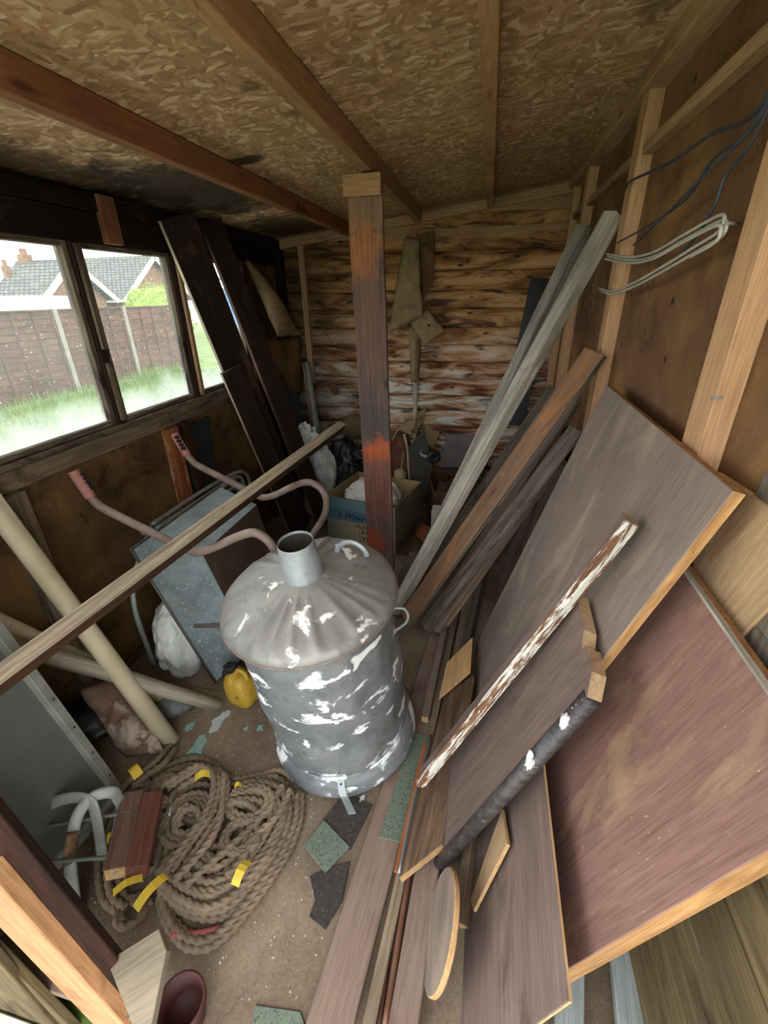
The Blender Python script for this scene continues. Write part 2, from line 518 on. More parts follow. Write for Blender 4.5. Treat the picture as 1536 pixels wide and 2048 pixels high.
def make_loglap():
    m, nt, b = newmat('log_lap_board')
    v = coords(nt, (1.0, 5, 5))
    g = ntex(nt, v, 2.2, 5, .62, .9)
    up = ramp(nt, g, [(.28, hx('#3a2413')), (.42, hx('#8a6038')), (.55, hx('#bb8c5a')), (.72, hx('#d0a574'))])
    lo = ramp(nt, g, [(.28, hx('#3a2118')), (.40, hx('#7d4a2c')), (.48, hx('#b9926e')), (.60, hx('#d8d1c4'))])
    geo = nt.nodes.new('ShaderNodeNewGeometry')
    sep = nt.nodes.new('ShaderNodeSeparateXYZ'); nt.links.new(geo.outputs['Position'], sep.inputs[0])
    nz = ntex(nt, geo.outputs['Position'], 3.0, 4, .6)
    h = math_(nt, 'ADD', sep.outputs['Z'], math_(nt, 'MULTIPLY', math_(nt, 'SUBTRACT', nz, .5), .5))
    mr = nt.nodes.new('ShaderNodeMapRange'); nt.links.new(h, mr.inputs[0])
    mr.inputs[1].default_value = .9; mr.inputs[2].default_value = 1.35
    col = mixc(nt, mr.outputs[0], lo, up)
    # water stains that run along the lower edge of every board
    n2 = ntex(nt, coords(nt, (1.6, 7, 7)), 2.0, 4, .6, 1.0)
    col = mixc(nt, ramp(nt, n2, [(.52, 0.0), (.64, .85)]), col, hx('#2a170d'))
    kv = coords(nt, (4, 9, 9)); vo = N(nt, 'TexVoronoi', Scale=1.2); nt.links.new(kv, vo.inputs['Vector'])
    col = mixc(nt, ramp(nt, vo.outputs['Distance'], [(.06, .9), (.13, 0.0)]), col, hx('#1c0e07'))
    # boards darken unevenly towards the far corner beside the window
    for cen, r, st in (((-1.35, 3.36, 1.55), .62, (1, 0, .75)),):
        f = blob(nt, cen, r, 6, .4, .5, 'Object', st) if False else None
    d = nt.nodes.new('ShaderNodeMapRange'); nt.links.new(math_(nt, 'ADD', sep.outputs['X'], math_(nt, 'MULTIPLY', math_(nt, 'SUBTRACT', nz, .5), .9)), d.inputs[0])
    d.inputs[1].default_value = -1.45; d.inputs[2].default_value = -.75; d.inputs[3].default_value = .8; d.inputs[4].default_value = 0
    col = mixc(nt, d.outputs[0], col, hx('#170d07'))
    nt.links.new(col, b.inputs['Base Color'])
    b.inputs['Roughness'].default_value = .75
    b.inputs['Specular IOR Level'].default_value = .3
    bump(nt, b, g, .5, .004)
    return m
LOGLAP = make_loglap()

def make_floor():
    m, nt, b = newmat('dirty_board_floor')
    tc = nt.nodes.new('ShaderNodeTexCoord'); src = tc.outputs['Object']
    n1 = ntex(nt, src, 2.6, 6, .62, .7)
    c = ramp(nt, n1, [(.32, hx('#5f4f40')), (.5, hx('#7f6d5a')), (.68, hx('#99876f'))])
    c = mixc(nt, ramp(nt, ntex(nt, src, 1.5, 5, .65, .8), [(.5, 0.0), (.7, .7)]), c, hx('#5d4a39'))
    c = mixc(nt, ramp(nt, ntex(nt, src, 90, 3, .7), [(.68, 0.0), (.74, .8)]), c, hx('#c3b8a6'))
    c = mixc(nt, .7, c, ramp(nt, ntex(nt, src, 140, 2, .6), [(.3, .7), (.7, 1.18)]), 'MULTIPLY')
    nt.links.new(c, b.inputs['Base Color'])
    b.inputs['Roughness'].default_value = .85
    bump(nt, b, ntex(nt, src, 60, 4, .7), .3, .004)
    return m
FLOOR = make_floor()

def make_glass(name, mist=.5):
    m, nt, b = newmat(name)
    out = nt.nodes['Material Output']
    nt.nodes.remove(b)
    tr = N(nt, 'BsdfTransparent')
    tr.inputs[0].default_value = (.97, .98, .97, 1)
    df = N(nt, 'BsdfTranslucent'); df.inputs[0].default_value = (.86, .89, .88, 1)
    d2 = N(nt, 'BsdfDiffuse'); d2.inputs[0].default_value = (.8, .83, .82, 1)
    dd = N(nt, 'MixShader'); dd.inputs[0].default_value = .35
    nt.links.new(df.outputs[0], dd.inputs[1]); nt.links.new(d2.outputs[0], dd.inputs[2])
    geo = nt.nodes.new('ShaderNodeNewGeometry')
    sep = nt.nodes.new('ShaderNodeSeparateXYZ'); nt.links.new(geo.outputs['Position'], sep.inputs[0])
    nz = ntex(nt, geo.outputs['Position'], 5, 5, .65, .5)
    h = math_(nt, 'ADD', sep.outputs['Z'], math_(nt, 'MULTIPLY', math_(nt, 'SUBTRACT', nz, .5), .22))
    low = ramp(nt, math_(nt, 'SUBTRACT', h, 1.0), [(.0, mist), (.17, .06)])
    dust = ramp(nt, ntex(nt, geo.outputs['Position'], 3, 6, .7), [(.45, .0), (.75, .045)])
    spk = ramp(nt, ntex(nt, geo.outputs['Position'], 120, 2, .5), [(.7, 0.0), (.74, .5)])
    f = math_(nt, 'ADD', math_(nt, 'ADD', low, dust), spk, clamp=True)
    gl = N(nt, 'BsdfGlossy'); gl.inputs[0].default_value = (1, 1, 1, 1); gl.inputs['Roughness'].default_value = .02
    lw = N(nt, 'LayerWeight', Blend=.06)
    m1 = N(nt, 'MixShader'); m2 = N(nt, 'MixShader')
    nt.links.new(f, m1.inputs[0]); nt.links.new(tr.outputs[0], m1.inputs[1]); nt.links.new(dd.outputs[0], m1.inputs[2])
    nt.links.new(math_(nt, 'MULTIPLY', lw.outputs['Fresnel'], .5), m2.inputs[0]); nt.links.new(m1.outputs[0], m2.inputs[1]); nt.links.new(gl.outputs[0], m2.inputs[2])
    nt.links.new(m2.outputs[0], out.inputs[0])
    return m
GLASS = make_glass('dirty_window_glass', .6)

# ------------------------------------------------------------------ setting: floor, walls, roof
LX, RX, FY = -1.5, .465, 3.40      # inner faces of left lining, right lining, far boards
flo = empty('floor', (0, 1.8, 0), 'dirty worn board floor of the shed', None, None, 'structure')
for i, (y0, y1) in enumerate(((.27, 1.18), (1.183, 2.4), (2.403, 3.5))):
    block('floor_sheet', (-1.56, y0, -.02), (.52, y1, 0), FLOOR, flo)

def roofz(x): return 1.875 + .12 * (x + 1.48)
ceil = empty('ceiling', (-.5, 1.8, 2.0), 'strand board roof deck carried on timber purlins', None, None, 'structure')
for (y0, y1) in ((-.25, .95), (.953, 2.17), (2.173, 3.5)):
    bm = bmesh.new()
    vs = []
    for z in (0, .018):
        for (x, y) in ((-1.7, y0), (.7, y0), (.7, y1), (-1.7, y1)):
            vs.append(bm.verts.new((x, y, roofz(x) + z)))
    for q in ((0, 3, 2, 1), (4, 5, 6, 7), (0, 1, 5, 4), (1, 2, 6, 5), (2, 3, 7, 6), (3, 0, 4, 7)):
        bm.faces.new([vs[k] for k in q])
    mk('roof_sheet', bm, OSB, ceil)
for x, w, mt in ((-.962, .045, PURLIN_RED), (-.495, .045, PURLIN), (-.045, .04, PURLIN)):
    zc = roofz(x) - .035
    board('purlin', (x, -.1, zc), (x, 3.4, zc), .07, w, (1, 0, .0), mt, parent=ceil)

# far wall: rounded log-lap boards, one by one
wf = empty('wall_far', (-.5, FY, 0), 'far shed wall of stained rounded log-lap boards', None, None, 'structure')
def loglap_bm(l, w, seed):
    bm = bmesh.new()
    nx = 26
    prof = [(-.5, .0), (-.48, .014), (-.38, .026), (-.15, .030), (.1, .027), (.3, .018), (.44, .006), (.5, -.004), (.5, -.012), (-.5, -.012)]
    rings = []
    for i in range(nx + 1):
        x = -l / 2 + l * i / nx
        wn = .006 * noise.noise(V(x * 3, seed * 3.1, 0)) + .003 * noise.noise(V(x * 11, seed * 1.7, 4))
        ring = []
        for (a, h) in prof:
            yy = a * w + (wn if a < -.4 else 0)
            ring.append(bm.verts.new((x, yy, h * (1 + .15 * noise.noise(V(x * 2, a, seed))))))
        rings.append(ring)
    for i in range(nx):
        for k in range(len(prof)):
            bm.faces.new((rings[i][k], rings[i][(k + 1) % len(prof)], rings[i + 1][(k + 1) % len(prof)], rings[i + 1][k]))
    bm.faces.new(rings[0]); bm.faces.new(rings[-1][::-1])
    return bm
z = .01
k = 0
while z < 1.98:
    h = .1165
    zc = z + h / 2
    xl = max(-1.56, -1.48 + (zc + .05 - 1.87) / .12) if zc > 1.8 else -1.56
    M = frame((xl, FY, zc), (.52, FY, zc), (0, -1, 0))
    l = .52 - xl
    M.translation = V((xl + .52) / 2, FY, zc)
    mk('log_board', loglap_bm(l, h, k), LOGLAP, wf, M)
    z += h
    k += 1
sheet('gable_board', [(-1.6, FY - .02, 1.84), (.52, FY - .02, 1.84), (.52, FY - .02, roofz(.52)), (-1.6, FY - .02, roofz(-1.6))], .05, PINE_OLD, parent=wf, toward=(0, -1, 0))
block('backing', (-1.6, FY + .014, 0), (.56, FY + .04, 1.86), BLACKWOOD, wf)
# sloping plate under the roof at the far end, and battens on the far wall
board('top_plate', (-1.5, FY - .03, roofz(-1.5) - .045), (.45, FY - .03, roofz(.45) - .045), .055, .035, (0, -1, 0), PINE_OLD, parent=wf)
block('batten', (-1.33, FY - .06, .9), (-1.29, FY - .022, 1.82), PINE_OLD, wf)
block('batten', (-.535, FY - .055, 1.35), (-.505, FY - .022, 1.86), PINE_OLD, wf)
block('batten', (-.515, FY - .05, .45), (-.485, FY - .022, .95), wood('pale_batten', '#b5a88f', '#d8cdb8', rough=.8, knots=False), wf)

# right wall
wr = empty('wall_right', (RX, 1.8, 0), 'brown lined shed wall with bare pine studs', None, None, 'structure')
for (y0, y1) in ((-.1, 1.05), (1.053, 2.0), (2.003, 2.9), (2.903, 3.4)):
    block('lining_sheet', (RX, y0, 0), (RX + .012, y1, 2.12), LINING_R, wr)
block('cladding', (RX + .02, -.2, -.02), (RX + .045, 3.5, 2.2), BLACKWOOD, wr)
for (y, w, zt) in ((.985, .085, 2.06), (1.93, .085, 2.06), (2.86, .08, 2.06), (3.30, .05, 2.06), (.2, .07, 2.06)):
    block('stud', (.42, y - w / 2, .0), (RX, y + w / 2, zt), PINE, wr)
    if y < 2:
        block('stud_side_batten', (.435, y + w / 2 + .002, .0), (RX, y + w / 2 + .022, zt - .05), PINE_OLD, wr)
block('rail', (.43, -.1, 1.885), (RX, .94, 1.915), PINE_OLD, wr)
for (y0, y1) in ((1.05, 1.885), (1.975, 2.815), (2.905, 3.27)):
    block('rail', (.43, y0, 1.885), (RX, y1, 1.915), PINE_OLD, wr)
board('top_plate', (.435, -.1, 2.075), (.435, 3.38, 2.075), .07, .06, (0, 0, 1), PINE_OLD, parent=wr)

# left wall with its strip of windows
wl = empty('wall_left', (LX, 1.8, 0), 'low shed wall with damp brown lining below the windows', None, None, 'structure')
for (y0, y1) in ((.27, 1.02), (1.024, 1.83), (1.834, 2.78), (2.784, 3.4)):
    block('lining_sheet', (LX - .012, y0, 0), (LX, y1, .95), LINING_L, wl)
block('cladding', (LX - .05, .25, -.18), (LX - .025, 3.5, .97), BLACKWOOD, wl)
block('cladding', (LX - .05, .25, 1.70), (LX - .025, 3.5, 1.87), BLACKWOOD, wl)
block('cladding', (LX - .05, 2.77, .97), (LX - .025, 3.5, 1.70), BLACKWOOD, wl)
block('lining_sheet', (LX - .012, 2.80, .95), (LX, 3.4, 1.86), LINING_L, wl)
block('head_beam', (LX - .03, .25, 1.70), (LX + .02, 3.4, 1.80), BLACKWOOD, wl)
block('top_plate', (LX - .03, .25, 1.802), (LX + .035, 3.4, 1.86), BLACKWOOD, wl)
block('sill_rail', (LX - .03, .25, .945), (LX + .02, 2.8, 1.012), SILL, wl)
block('sill_board', (LX - .06, .25, 1.014), (LX + .03, 2.78, 1.034), WINWOOD, wl)
for y, mt, zt in ((1.03, SILL, .943), (1.845, REDWOOD, .943), (2.78, WINDARK, 1.70), (1.96, WINDARK, .943)):
    w = .075 if y < 1.9 else .045
    block('stud', (LX, y - w / 2, 0), (LX + .045, y + w / 2, zt), mt, wl)
block('corner_post', (LX, 3.30, 0), (LX + .05, 3.378, 1.80), BLACKWOOD, wl)
block('nail_block', (LX + .022, 1.72, 1.70), (LX + .05, 1.80, 1.86), PURLIN_RED, wl)
block('nail_block', (LX + .022, 2.48, 1.70), (LX + .05, 2.53, 1.86), PURLIN_RED, wl)
# floor-level rail along the left wall
block('bottom_rail', (LX, .3, 0), (LX + .025, 3.3, .03), SILL, wl)

def window(n, y0, y1, label):
    w = empty('window_%d' % n, (LX, (y0 + y1) / 2, 1.036), label, None, None, 'structure')
    z0, z1 = 1.036, 1.698
    x0, x1 = LX - .03, LX + .01
    block('window_frame', (x0, y0, z0), (x1, y0 + .022, z1), WINWOOD, w)
    block('window_frame', (x0, y1 - .022, z0), (x1, y1, z1), WINWOOD, w)
    block('window_frame', (x0, y0 + .022, z0), (x1, y1 - .022, z0 + .02), WINWOOD, w)
    block('window_frame', (x0, y0 + .022, z1 - .018), (x1, y1 - .022, z1), WINWOOD, w)
    bm = boxbm(y1 - y0 - .03, z1 - z0 - .02, .003, 0)
    mk('pane', bm, GLASS, w, frame((LX - .015, y0 + .015, (z0 + z1) / 2), (LX - .015, y1 - .015, (z0 + z1) / 2), (1, 0, 0)))
    return w
window(1, .30, .93, 'shed window pane at the doorway end of the strip')
window(2, .97, 1.555, 'dusty shed window pane with flaking grey frame, nearest in view')
window(3, 1.60, 2.125, 'misted middle shed window looking onto house gable')
window(4, 2.17, 2.755, 'narrow misted shed window behind the dark planks')
for y in (.95, 1.578, 2.147):
    block('mullion', (LX - .03, y - .02, 1.036), (LX + .022, y + .02, 1.698), WINDARK, wl)
block('mullion_repair', (LX + .023, 1.563, 1.05), (LX + .034, 1.585, 1.28), WINWOOD, wl)
block('mullion_repair', (LX + .023, 1.566, 1.33), (LX + .036, 1.59, 1.69), WINWOOD, wl)
block('mullion_repair', (LX + .023, 2.14, 1.04), (LX + .04, 2.165, 1.69), PINE_OLD, wl)

# front wall beside the doorway: frame timbers at the lower left of the view
wfr = empty('wall_front', (-1.2, .25, 0), 'front shed wall beside the open doorway', None, None, 'structure')
block('front_panel', (-1.56, .245, -.18), (-.93, .262, 1.83), OLIVE, wfr)
t1 = board('trim_1', (-0.843, 0.275, 0.598), (-0.724, 0.275, -0.292), .125, .03, (0, 1, 0), JAMB, 'orange planed timber of the door frame, lower corner', None, kind='structure')
t2 = board('trim_2', (-0.814, 0.310, 0.737), (-0.682, 0.310, -0.206), .045, .045, (.5, .7, .3), WINDARK, 'dark brown edge strip behind the orange door frame', None, kind='structure')
t3 = board('trim_3', (-0.980, 0.262, 0.313), (-0.878, 0.262, -0.520), .055, .02, (0, 1, 0), OLIVE, 'olive outer strip of the door frame', None, kind='structure')

# ------------------------------------------------------------------ outdoors
GZ = -.18
def make_grass():
    m, nt, b = newmat('lawn')
    tc = nt.nodes.new('ShaderNodeTexCoord')
    n1 = ntex(nt, tc.outputs['Object'], 1.4, 5, .65)
    c = ramp(nt, n1, [(.3, hx('#445a24')), (.5, hx('#5f7834')), (.68, hx('#857f58'))])
    nt.links.new(c, b.inputs['Base Color']); b.inputs['Roughness'].default_value = .9
    return m
LAWN = make_grass()
BLADE = plain('grass_blades', '#4f6e2a', .8, c2='#7f9a48', scale=3, bstr=0)
bm = bmesh.new()
bmesh.ops.create_grid(bm, x_segments=2, y_segments=2, size=30)
mk('ground', bm, LAWN, None, Matrix.Translation((-15, 5, GZ)), 'mown grass around the shed', None, None, 'structure')
block('path', (-3.2, -2.0, GZ), (2.5, .24, GZ + .02), CONCRETE, None, 'pale concrete slab outside the doorway', None, None, 'structure')
block('path', (-3.6, .6, GZ), (-1.56, 6.0, GZ + .012), CONCRETE, None, 'pale paving strip along the window side of the shed', None, None, 'structure')
bm = bmesh.new()
rg = random.Random(3)
for i in range(15000):
    x = -3.7 - 4.25 * rg.random() ** .8
    y = 1.2 + 9.5 * rg.random()
    d = noise.noise(V(x * .9, y * .9, 2))
    h = (.05 + .09 * rg.random()) * (1 + .9 * max(0, d)) * (2.0 if x < -7.4 else 1)
    a = rg.random() * 6.28; w = .006 + .008 * rg.random()
    dx, dy = math.cos(a) * w, math.sin(a) * w
    lx, ly = rg.uniform(-.05, .05), rg.uniform(-.05, .05)
    p = [bm.verts.new((x - dx, y - dy, GZ)), bm.verts.new((x + dx, y + dy, GZ)), bm.verts.new((x + lx, y + ly, GZ + h))]
    bm.faces.new(p)
mk('grass', bm, BLADE, None, None, 'rough green grass between shed and fence', 'grass', None, 'stuff')

FENCE = wood('lap_fence_wood', '#4a2f1e', '#74503a', rough=.85, vary=.3, knots=False, stain='#38231a', stain_amt=.42, speck='#a0907a', speck_amt=.72)
FX = -8.1
POSTC = plain('weathered_concrete', '#7d7666', .9, c2='#979080', scale=6, c3='#625c50', c3amt=.35)
posts_y = [5.90 + 1.8 * i for i in range(-2, 4)]
PL = ['at the doorway end of the garden fence', 'second from the doorway end of the garden fence', 'seen through the nearest window pane', 'seen through the middle window pane', 'beyond the misted middle pane', 'at the far end of the garden fence']
FT = 1.36
for i, y in enumerate(posts_y):
    block('fence_post', (FX - .05, y - .05, GZ), (FX + .05, y + .05, FT + .03), POSTC, None, 'pale concrete fence post ' + PL[i], 'post', 'concrete posts of the garden fence')
slat = None
for i in range(5):
    y0, y1 = posts_y[i] + .052, posts_y[i + 1] - .052
    e = empty('lap_fence', (FX, (y0 + y1) / 2, GZ), 'brown overlap fence panel between concrete posts, %s from the doorway end' % ['first', 'second', 'third', 'fourth', 'fifth'][i], 'fence panel', 'overlap panels of the garden fence')
    n = 13
    hh = (FT - GZ - .05) / n
    for k in range(n):
        zc = GZ + .05 + hh * (k + .5)
        M = frame((FX, y0, zc), (FX, y1, zc), (1, 0, .22))
        mk('slat', boxbm(y1 - y0, hh * 1.12, .018, 0), FENCE, e, M)
    for k in range(5):
        yy = y0 + (y1 - y0) * (k + .1) / 4.2
        block('batten', (FX + .015, yy - .018, GZ + .04), (FX + .04, yy + .018, FT - .01), FENCE, e)
    block('cap_rail', (FX - .02, y0, FT), (FX + .05, y1, FT + .025), FENCE, e)

BRICK = plain('far_brick', '#6e4a35', .9, c2='#8a684e', scale=9, c3='#a08f78', c3amt=.36, c3scale=14)
TILE = None
def make_tiles():
    m, nt, b = newmat('far_roof_tiles')
    tc = nt.nodes.new('ShaderNodeTexCoord')
    br = N(nt, 'TexBrick', Scale=1.55)
    br.inputs['Color1'].default_value = hx('#565656'); br.inputs['Color2'].default_value = hx('#6c6a66'); br.inputs['Mortar'].default_value = hx('#2f2f30')
    br.inputs['Mortar Size'].default_value = .05; br.inputs['Brick Width'].default_value = .35; br.inputs['Row Height'].default_value = .3
    nt.links.new(tc.outputs['Object'], br.inputs['Vector'])
    c = mixc(nt, ramp(nt, ntex(nt, tc.outputs['Object'], 2, 4, .6), [(.5, 0.0), (.7, .6)]), br.outputs['Color'], hx('#5d6250'))
    nt.links.new(c, b.inputs['Base Color']); b.inputs['Roughness'].default_value = .9
    return m
TILE = make_tiles()
WHITEPAINT = plain('white_paint', '#d8d8d4', .6, bstr=0)

def house(x0, x1, ye0, yr, ye1, ez, rz, label, chim=()):
    """gable wall at x0 facing the shed, ridge running away to x1"""
    h = empty('house', (x0, yr, GZ), label, 'house', 'brick houses beyond the fence')
    bm = bmesh.new()
    pr = [(ye0 + .25, GZ), (ye1 - .25, GZ), (ye1 - .25, ez), (yr, rz - .12), (ye0 + .25, ez)]
    a = [bm.verts.new((x0, y, z)) for y, z in pr]; b2 = [bm.verts.new((x1, y, z)) for y, z in pr]
    bm.faces.new(a); bm.faces.new(b2[::-1])
    for i in range(5): bm.faces.new((a[i], b2[i], b2[(i + 1) % 5], a[(i + 1) % 5]))
    mk('wall', bm, BRICK, h)
    for ye, s in ((ye0, -1), (ye1, 1)):
        L_ = math.hypot(yr - ye, rz - ez)
        board('roof_slope', (x0 + .25, (ye + yr) / 2, (ez + rz) / 2), (x1, (ye + yr) / 2, (ez + rz) / 2), L_ + .1, .08, (0, s * (rz - ez), abs(yr - ye)), TILE, parent=h)
        board('barge_board', (x0 + .3, ye - s * -.1, ez - .1), (x0 + .3, yr, rz - .02), .2, .05, (1, 0, 0), WHITEPAINT, parent=h)
        block('gutter', (x1, min(ye, ye + s * .12), ez - .1), (x0 + .2, max(ye, ye + s * .12), ez), WHITEPAINT, h)
    for (cx, cy, cw, cz) in chim:
        c = block('chimney', (cx - cw, cy - cw, rz - .8), (cx + cw, cy + cw, cz), BRICK, h)
        block('chimney_pot', (cx - cw * .5, cy - cw * .5, cz), (cx + cw * .5, cy + cw * .5, cz + .2), BRICK, c)
    return h
house(-16, -18.3, 14.7, 16.45, 18.2, 1.6, 2.92, 'brick house with twin chimneys behind the white vehicle', ((-17.9, 16.5, .17, 3.2), (-18.1, 15.75, .11, 2.78)))
house(-16, -20.6, 18.76, 21.3, 23.9, 1.55, 3.36, 'brick house with pale barge boards behind the green bush')
BUSH = plain('bush_leaves', '#5f7a26', .8, c2='#93a845', scale=12, bstr=0)
bushr = empty('bush', (-9.6, 12.6, GZ), 'bright yellow-green bush showing above the fence', 'bush')
lump('bush_core', (-9.6, 12.7, .9), (.8, 1.05, .85), BUSH, parent=bushr, amt=.2) if False else lump('crown', (-9.6, 12.7, .95), (.75, 1.0, .85), BUSH, parent=bushr, amp=.25, freq=3, sub=4)
bm = bmesh.new()
for i in range(2600):
    a = rg.random() * 6.28; u = rg.uniform(-.3, 1); q = math.sqrt(max(0, 1 - u * u)); r = rg.uniform(.85, 1.18)
    p = V(-9.6 + .78 * q * math.cos(a) * r, 12.7 + 1.03 * q * math.sin(a) * r, .95 + .88 * u * r)
    d = V(rg.uniform(-1, 1), rg.uniform(-1, 1), rg.uniform(-.3, 1)).normalized() * .07
    e = d.cross(V(rg.uniform(-1, 1), rg.uniform(-1, 1), .3)).normalized() * .022
    bm.faces.new([bm.verts.new(p - e), bm.verts.new(p + d * .5 - e * .2), bm.verts.new(p + d), bm.verts.new(p + e)])
mk('leaves', bm, BUSH, bushr, kind='stuff')
block('stem', (-9.65, 12.65, GZ), (-9.55, 12.75, .6), GREYDARK, bushr)
# white vehicle roof behind the fence
veh = empty('van', (-11.5, 9.3, GZ), 'white vehicle with rounded roof parked behind the fence', 'van')
bm = bmesh.new()
prof = [(-1.75, GZ + .3), (-1.72, 1.0), (-1.45, 1.42), (-.9, 1.6), (.2, 1.66), (1.6, 1.64), (1.85, 1.45), (1.9, GZ + .3)]
for xx in (-12.3, -10.7):
    pass
ra = [bm.verts.new((-12.3, 9.6 + y, z)) for y, z in prof]; rb = [bm.verts.new((-10.7, 9.6 + y, z)) for y, z in prof]
bm.faces.new(ra); bm.faces.new(rb[::-1])
for i in range(len(prof)): bm.faces.new((ra[i], rb[i], rb[(i + 1) % len(prof)], ra[(i + 1) % len(prof)]))
mk('body', bm, WHITEPAINT, veh)
block('tail_lamp', (-10.69, 11.36, 1.15), (-10.66, 11.46, 1.5), plain('red_lamp', '#c2452f', .4, bstr=0), veh)
for yy in (8.5, 10.7):
    bm = lathebm([(.0, -.1), (.3, -.1), (.33, -.06), (.33, .06), (.3, .1), (.0, .1)], 20)
    mk('wheel', bm, plain('tyre_rubber', '#1b1b1b', .8), veh, Matrix.Translation((-10.75, yy, GZ + .33)) @ Matrix.Rotation(math.pi / 2, 4, 'Y'))
shd = empty('garden_shed', (-9.6, 19.5, GZ), 'blue garden shed with white fascia beyond the far fence panels', 'shed')
BLUE = plain('blue_paint', '#5b86b8', .7, c2='#3f6795', scale=3, bstr=0)
block('wall', (-11, 18.3, GZ), (-9.2, 22.5, 1.9), BLUE, shd)
board('roof', (-10.1, 18.1, 2.1), (-10.1, 22.7, 2.1), 2.1, .06, (.2, 0, 1), TILE, parent=shd)
board('fascia', (-9.15, 18.1, 1.95), (-9.15, 22.7, 1.95), .16, .04, (1, 0, 0), WHITEPAINT, parent=shd)

# ------------------------------------------------------------------ galvanised incinerator bin
def make_galv(name, base='#77797b', base2='#929496', white='#e6e7e8', wamt=.44, wscale=9.0, stretch=(1, 1, 1.8), dark='#55575a'):
    m, nt, b = newmat(name)
    v = coords(nt, (1, 1, 1), False)
    n1 = ntex(nt, v, 7, 5, .65, .4)
    c = ramp(nt, n1, [(.35, hx(base)), (.65, hx(base2))])
    c = mixc(nt, ramp(nt, ntex(nt, v, 18, 4, .7), [(.55, 0.0), (.75, .6)]), c, hx(dark))
    c = mixc(nt, ramp(nt, ntex(nt, v, 4, 4, .7), [(.55, 0.0), (.75, .45)]), c, hx('#8d8168'))
    vs = coords(nt, stretch, False)
    n2 = ntex(nt, vs, wscale, 3, .55, .5)
    n3 = ntex(nt, v, 70, 3, .7)
    f = ramp(nt, math_(nt, 'ADD', n2, math_(nt, 'MULTIPLY', math_(nt, 'SUBTRACT', n3, .5), .18)), [(1 - wamt, 0.0), (1 - wamt + .05, 1.0)])
    c = mixc(nt, f, c, hx(white))
    nt.links.new(c, b.inputs['Base Color'])
    nt.links.new(math_(nt, 'MULTIPLY', math_(nt, 'SUBTRACT', 1.0, f), .35), b.inputs['Metallic'])
    nt.links.new(math_(nt, 'ADD', .55, math_(nt, 'MULTIPLY', f, .4)), b.inputs['Roughness'])
    bump(nt, b, math_(nt, 'ADD', ntex(nt, v, 14, 3, .5), math_(nt, 'MULTIPLY', f, .25)), .35, .008)
    return m
GALV_B = make_galv('galvanised_body', '#74777a', '#929597', wamt=.42, wscale=8.5, stretch=(1, 1, 2.0))
GALV_L = make_galv('galvanised_lid', '#827f7b', '#9d9993', wamt=.42, wscale=11.0, stretch=(1, 1, 1), white='#ece8df')
GALV = make_galv('galvanised_plain', '#8b9092', '#a8adaf', wamt=.2)
SOOT = plain('soot', '#2c2725', .9, c2='#453d38')

_az = V(-.069, -.1395, .9878).normalized()
_ex = (V(1, 0, 0) - _az * _az.x).normalized()
_ey = _az.cross(_ex)
BM = Matrix(((_ex.x, _ey.x, _az.x, -.415), (_ex.y, _ey.y, _az.y, 1.104), (_ex.z, _ey.z, _az.z, .043), (0, 0, 0, 1)))
binr = empty('incinerator_bin', (-.415, 1.104, 0), 'dented galvanised incinerator bin with chimney lid and white oxide patches', 'incinerator bin')
def dent(a, i, r, z):
    d = .010 * noise.noise(V(math.cos(a) * 2.2, math.sin(a) * 2.2, z * 7)) + .004 * noise.noise(V(math.cos(a) * 6, math.sin(a) * 6, z * 16))
    return r + d, z
prof = [(.240, .075)] + [(.240 - .004 * (q / 14), .09 + .575 * q / 14) for q in range(15)]
mk('body', lathebm(prof, 96, dent), GALV_B, binr, BM, smooth=True)
prof = [(.222, .004), (.262, .0), (.268, .008), (.266, .016), (.258, .05), (.256, .058), (.249, .066), (.246, .085), (.243, .09), (.235, .08)]
mk('base_ring', lathebm(prof, 72, close=True), GALV_B, binr, BM, smooth=True)
def crease(a, i, r, z):
    k = max(0, min(1, (r - .075) / .17))
    w = math.cos(a * 12 + 1.1 * math.sin(a * 3) + .7 * math.sin(a * 5 + 1)); w = abs(w) ** 6 * (.6 + .5 * math.sin(a * 2.0 + 4))
    kk = k * (1 - max(0, (r - .235) / .03)) if r > .235 else k
    return r, z + kk * (.011 * w - .002) + .004 * kk * noise.noise(V(math.cos(a) * 3, math.sin(a) * 3, r * 9))
prof = [(.058, .752), (.075, .748), (.105, .741), (.14, .732), (.175, .721), (.205, .710), (.232, .699), (.250, .690), (.259, .682), (.263, .673), (.2625, .664), (.258, .660), (.252, .664)]
lid = mk('lid', lathebm(prof, 168, crease), GALV_L, binr, BM, smooth=True)
mk('rim_bead', lathebm([(.2625 + .004 * math.cos(q), .662 + .004 * math.sin(q)) for q in [6.283 * k / 8 for k in range(8)]], 96, close=True), plain('rusty_rim', '#6b5a50', .7, .2, c2='#8b8078', scale=14), lid, BM, smooth=True)
prof = [(.0575, .748), (.060, .752), (.0585, .757), (.0505, .862), (.0495, .866), (.048, .862), (.054, .76), (.054, .74)]
chm = mk('chimney', lathebm(prof, 48), GALV, lid, BM, smooth=True)
mk('flue', lathebm([(.0475, .858), (.0525, .76), (.0525, .742), (.001, .742)], 32), SOOT, lid, BM, smooth=True)
def bl(pts): return [BM @ V(p) for p in pts]
tube('lid_handle', bl([(.060, .125, .728), (.064, .127, .745), (.085, .132, .762), (.112, .134, .764), (.14, .130, .750), (.152, .127, .732), (.154, .126, .718)]), .0045, GALV, lid, sides=8, flat=1.9)
for (x, y) in ((.048, .118), (.038, .112)):
    mk('rivet', lumpbm(BM @ V(x, y, .727), (.004, .004, .003), .05, sub=2), SOOT, lid)
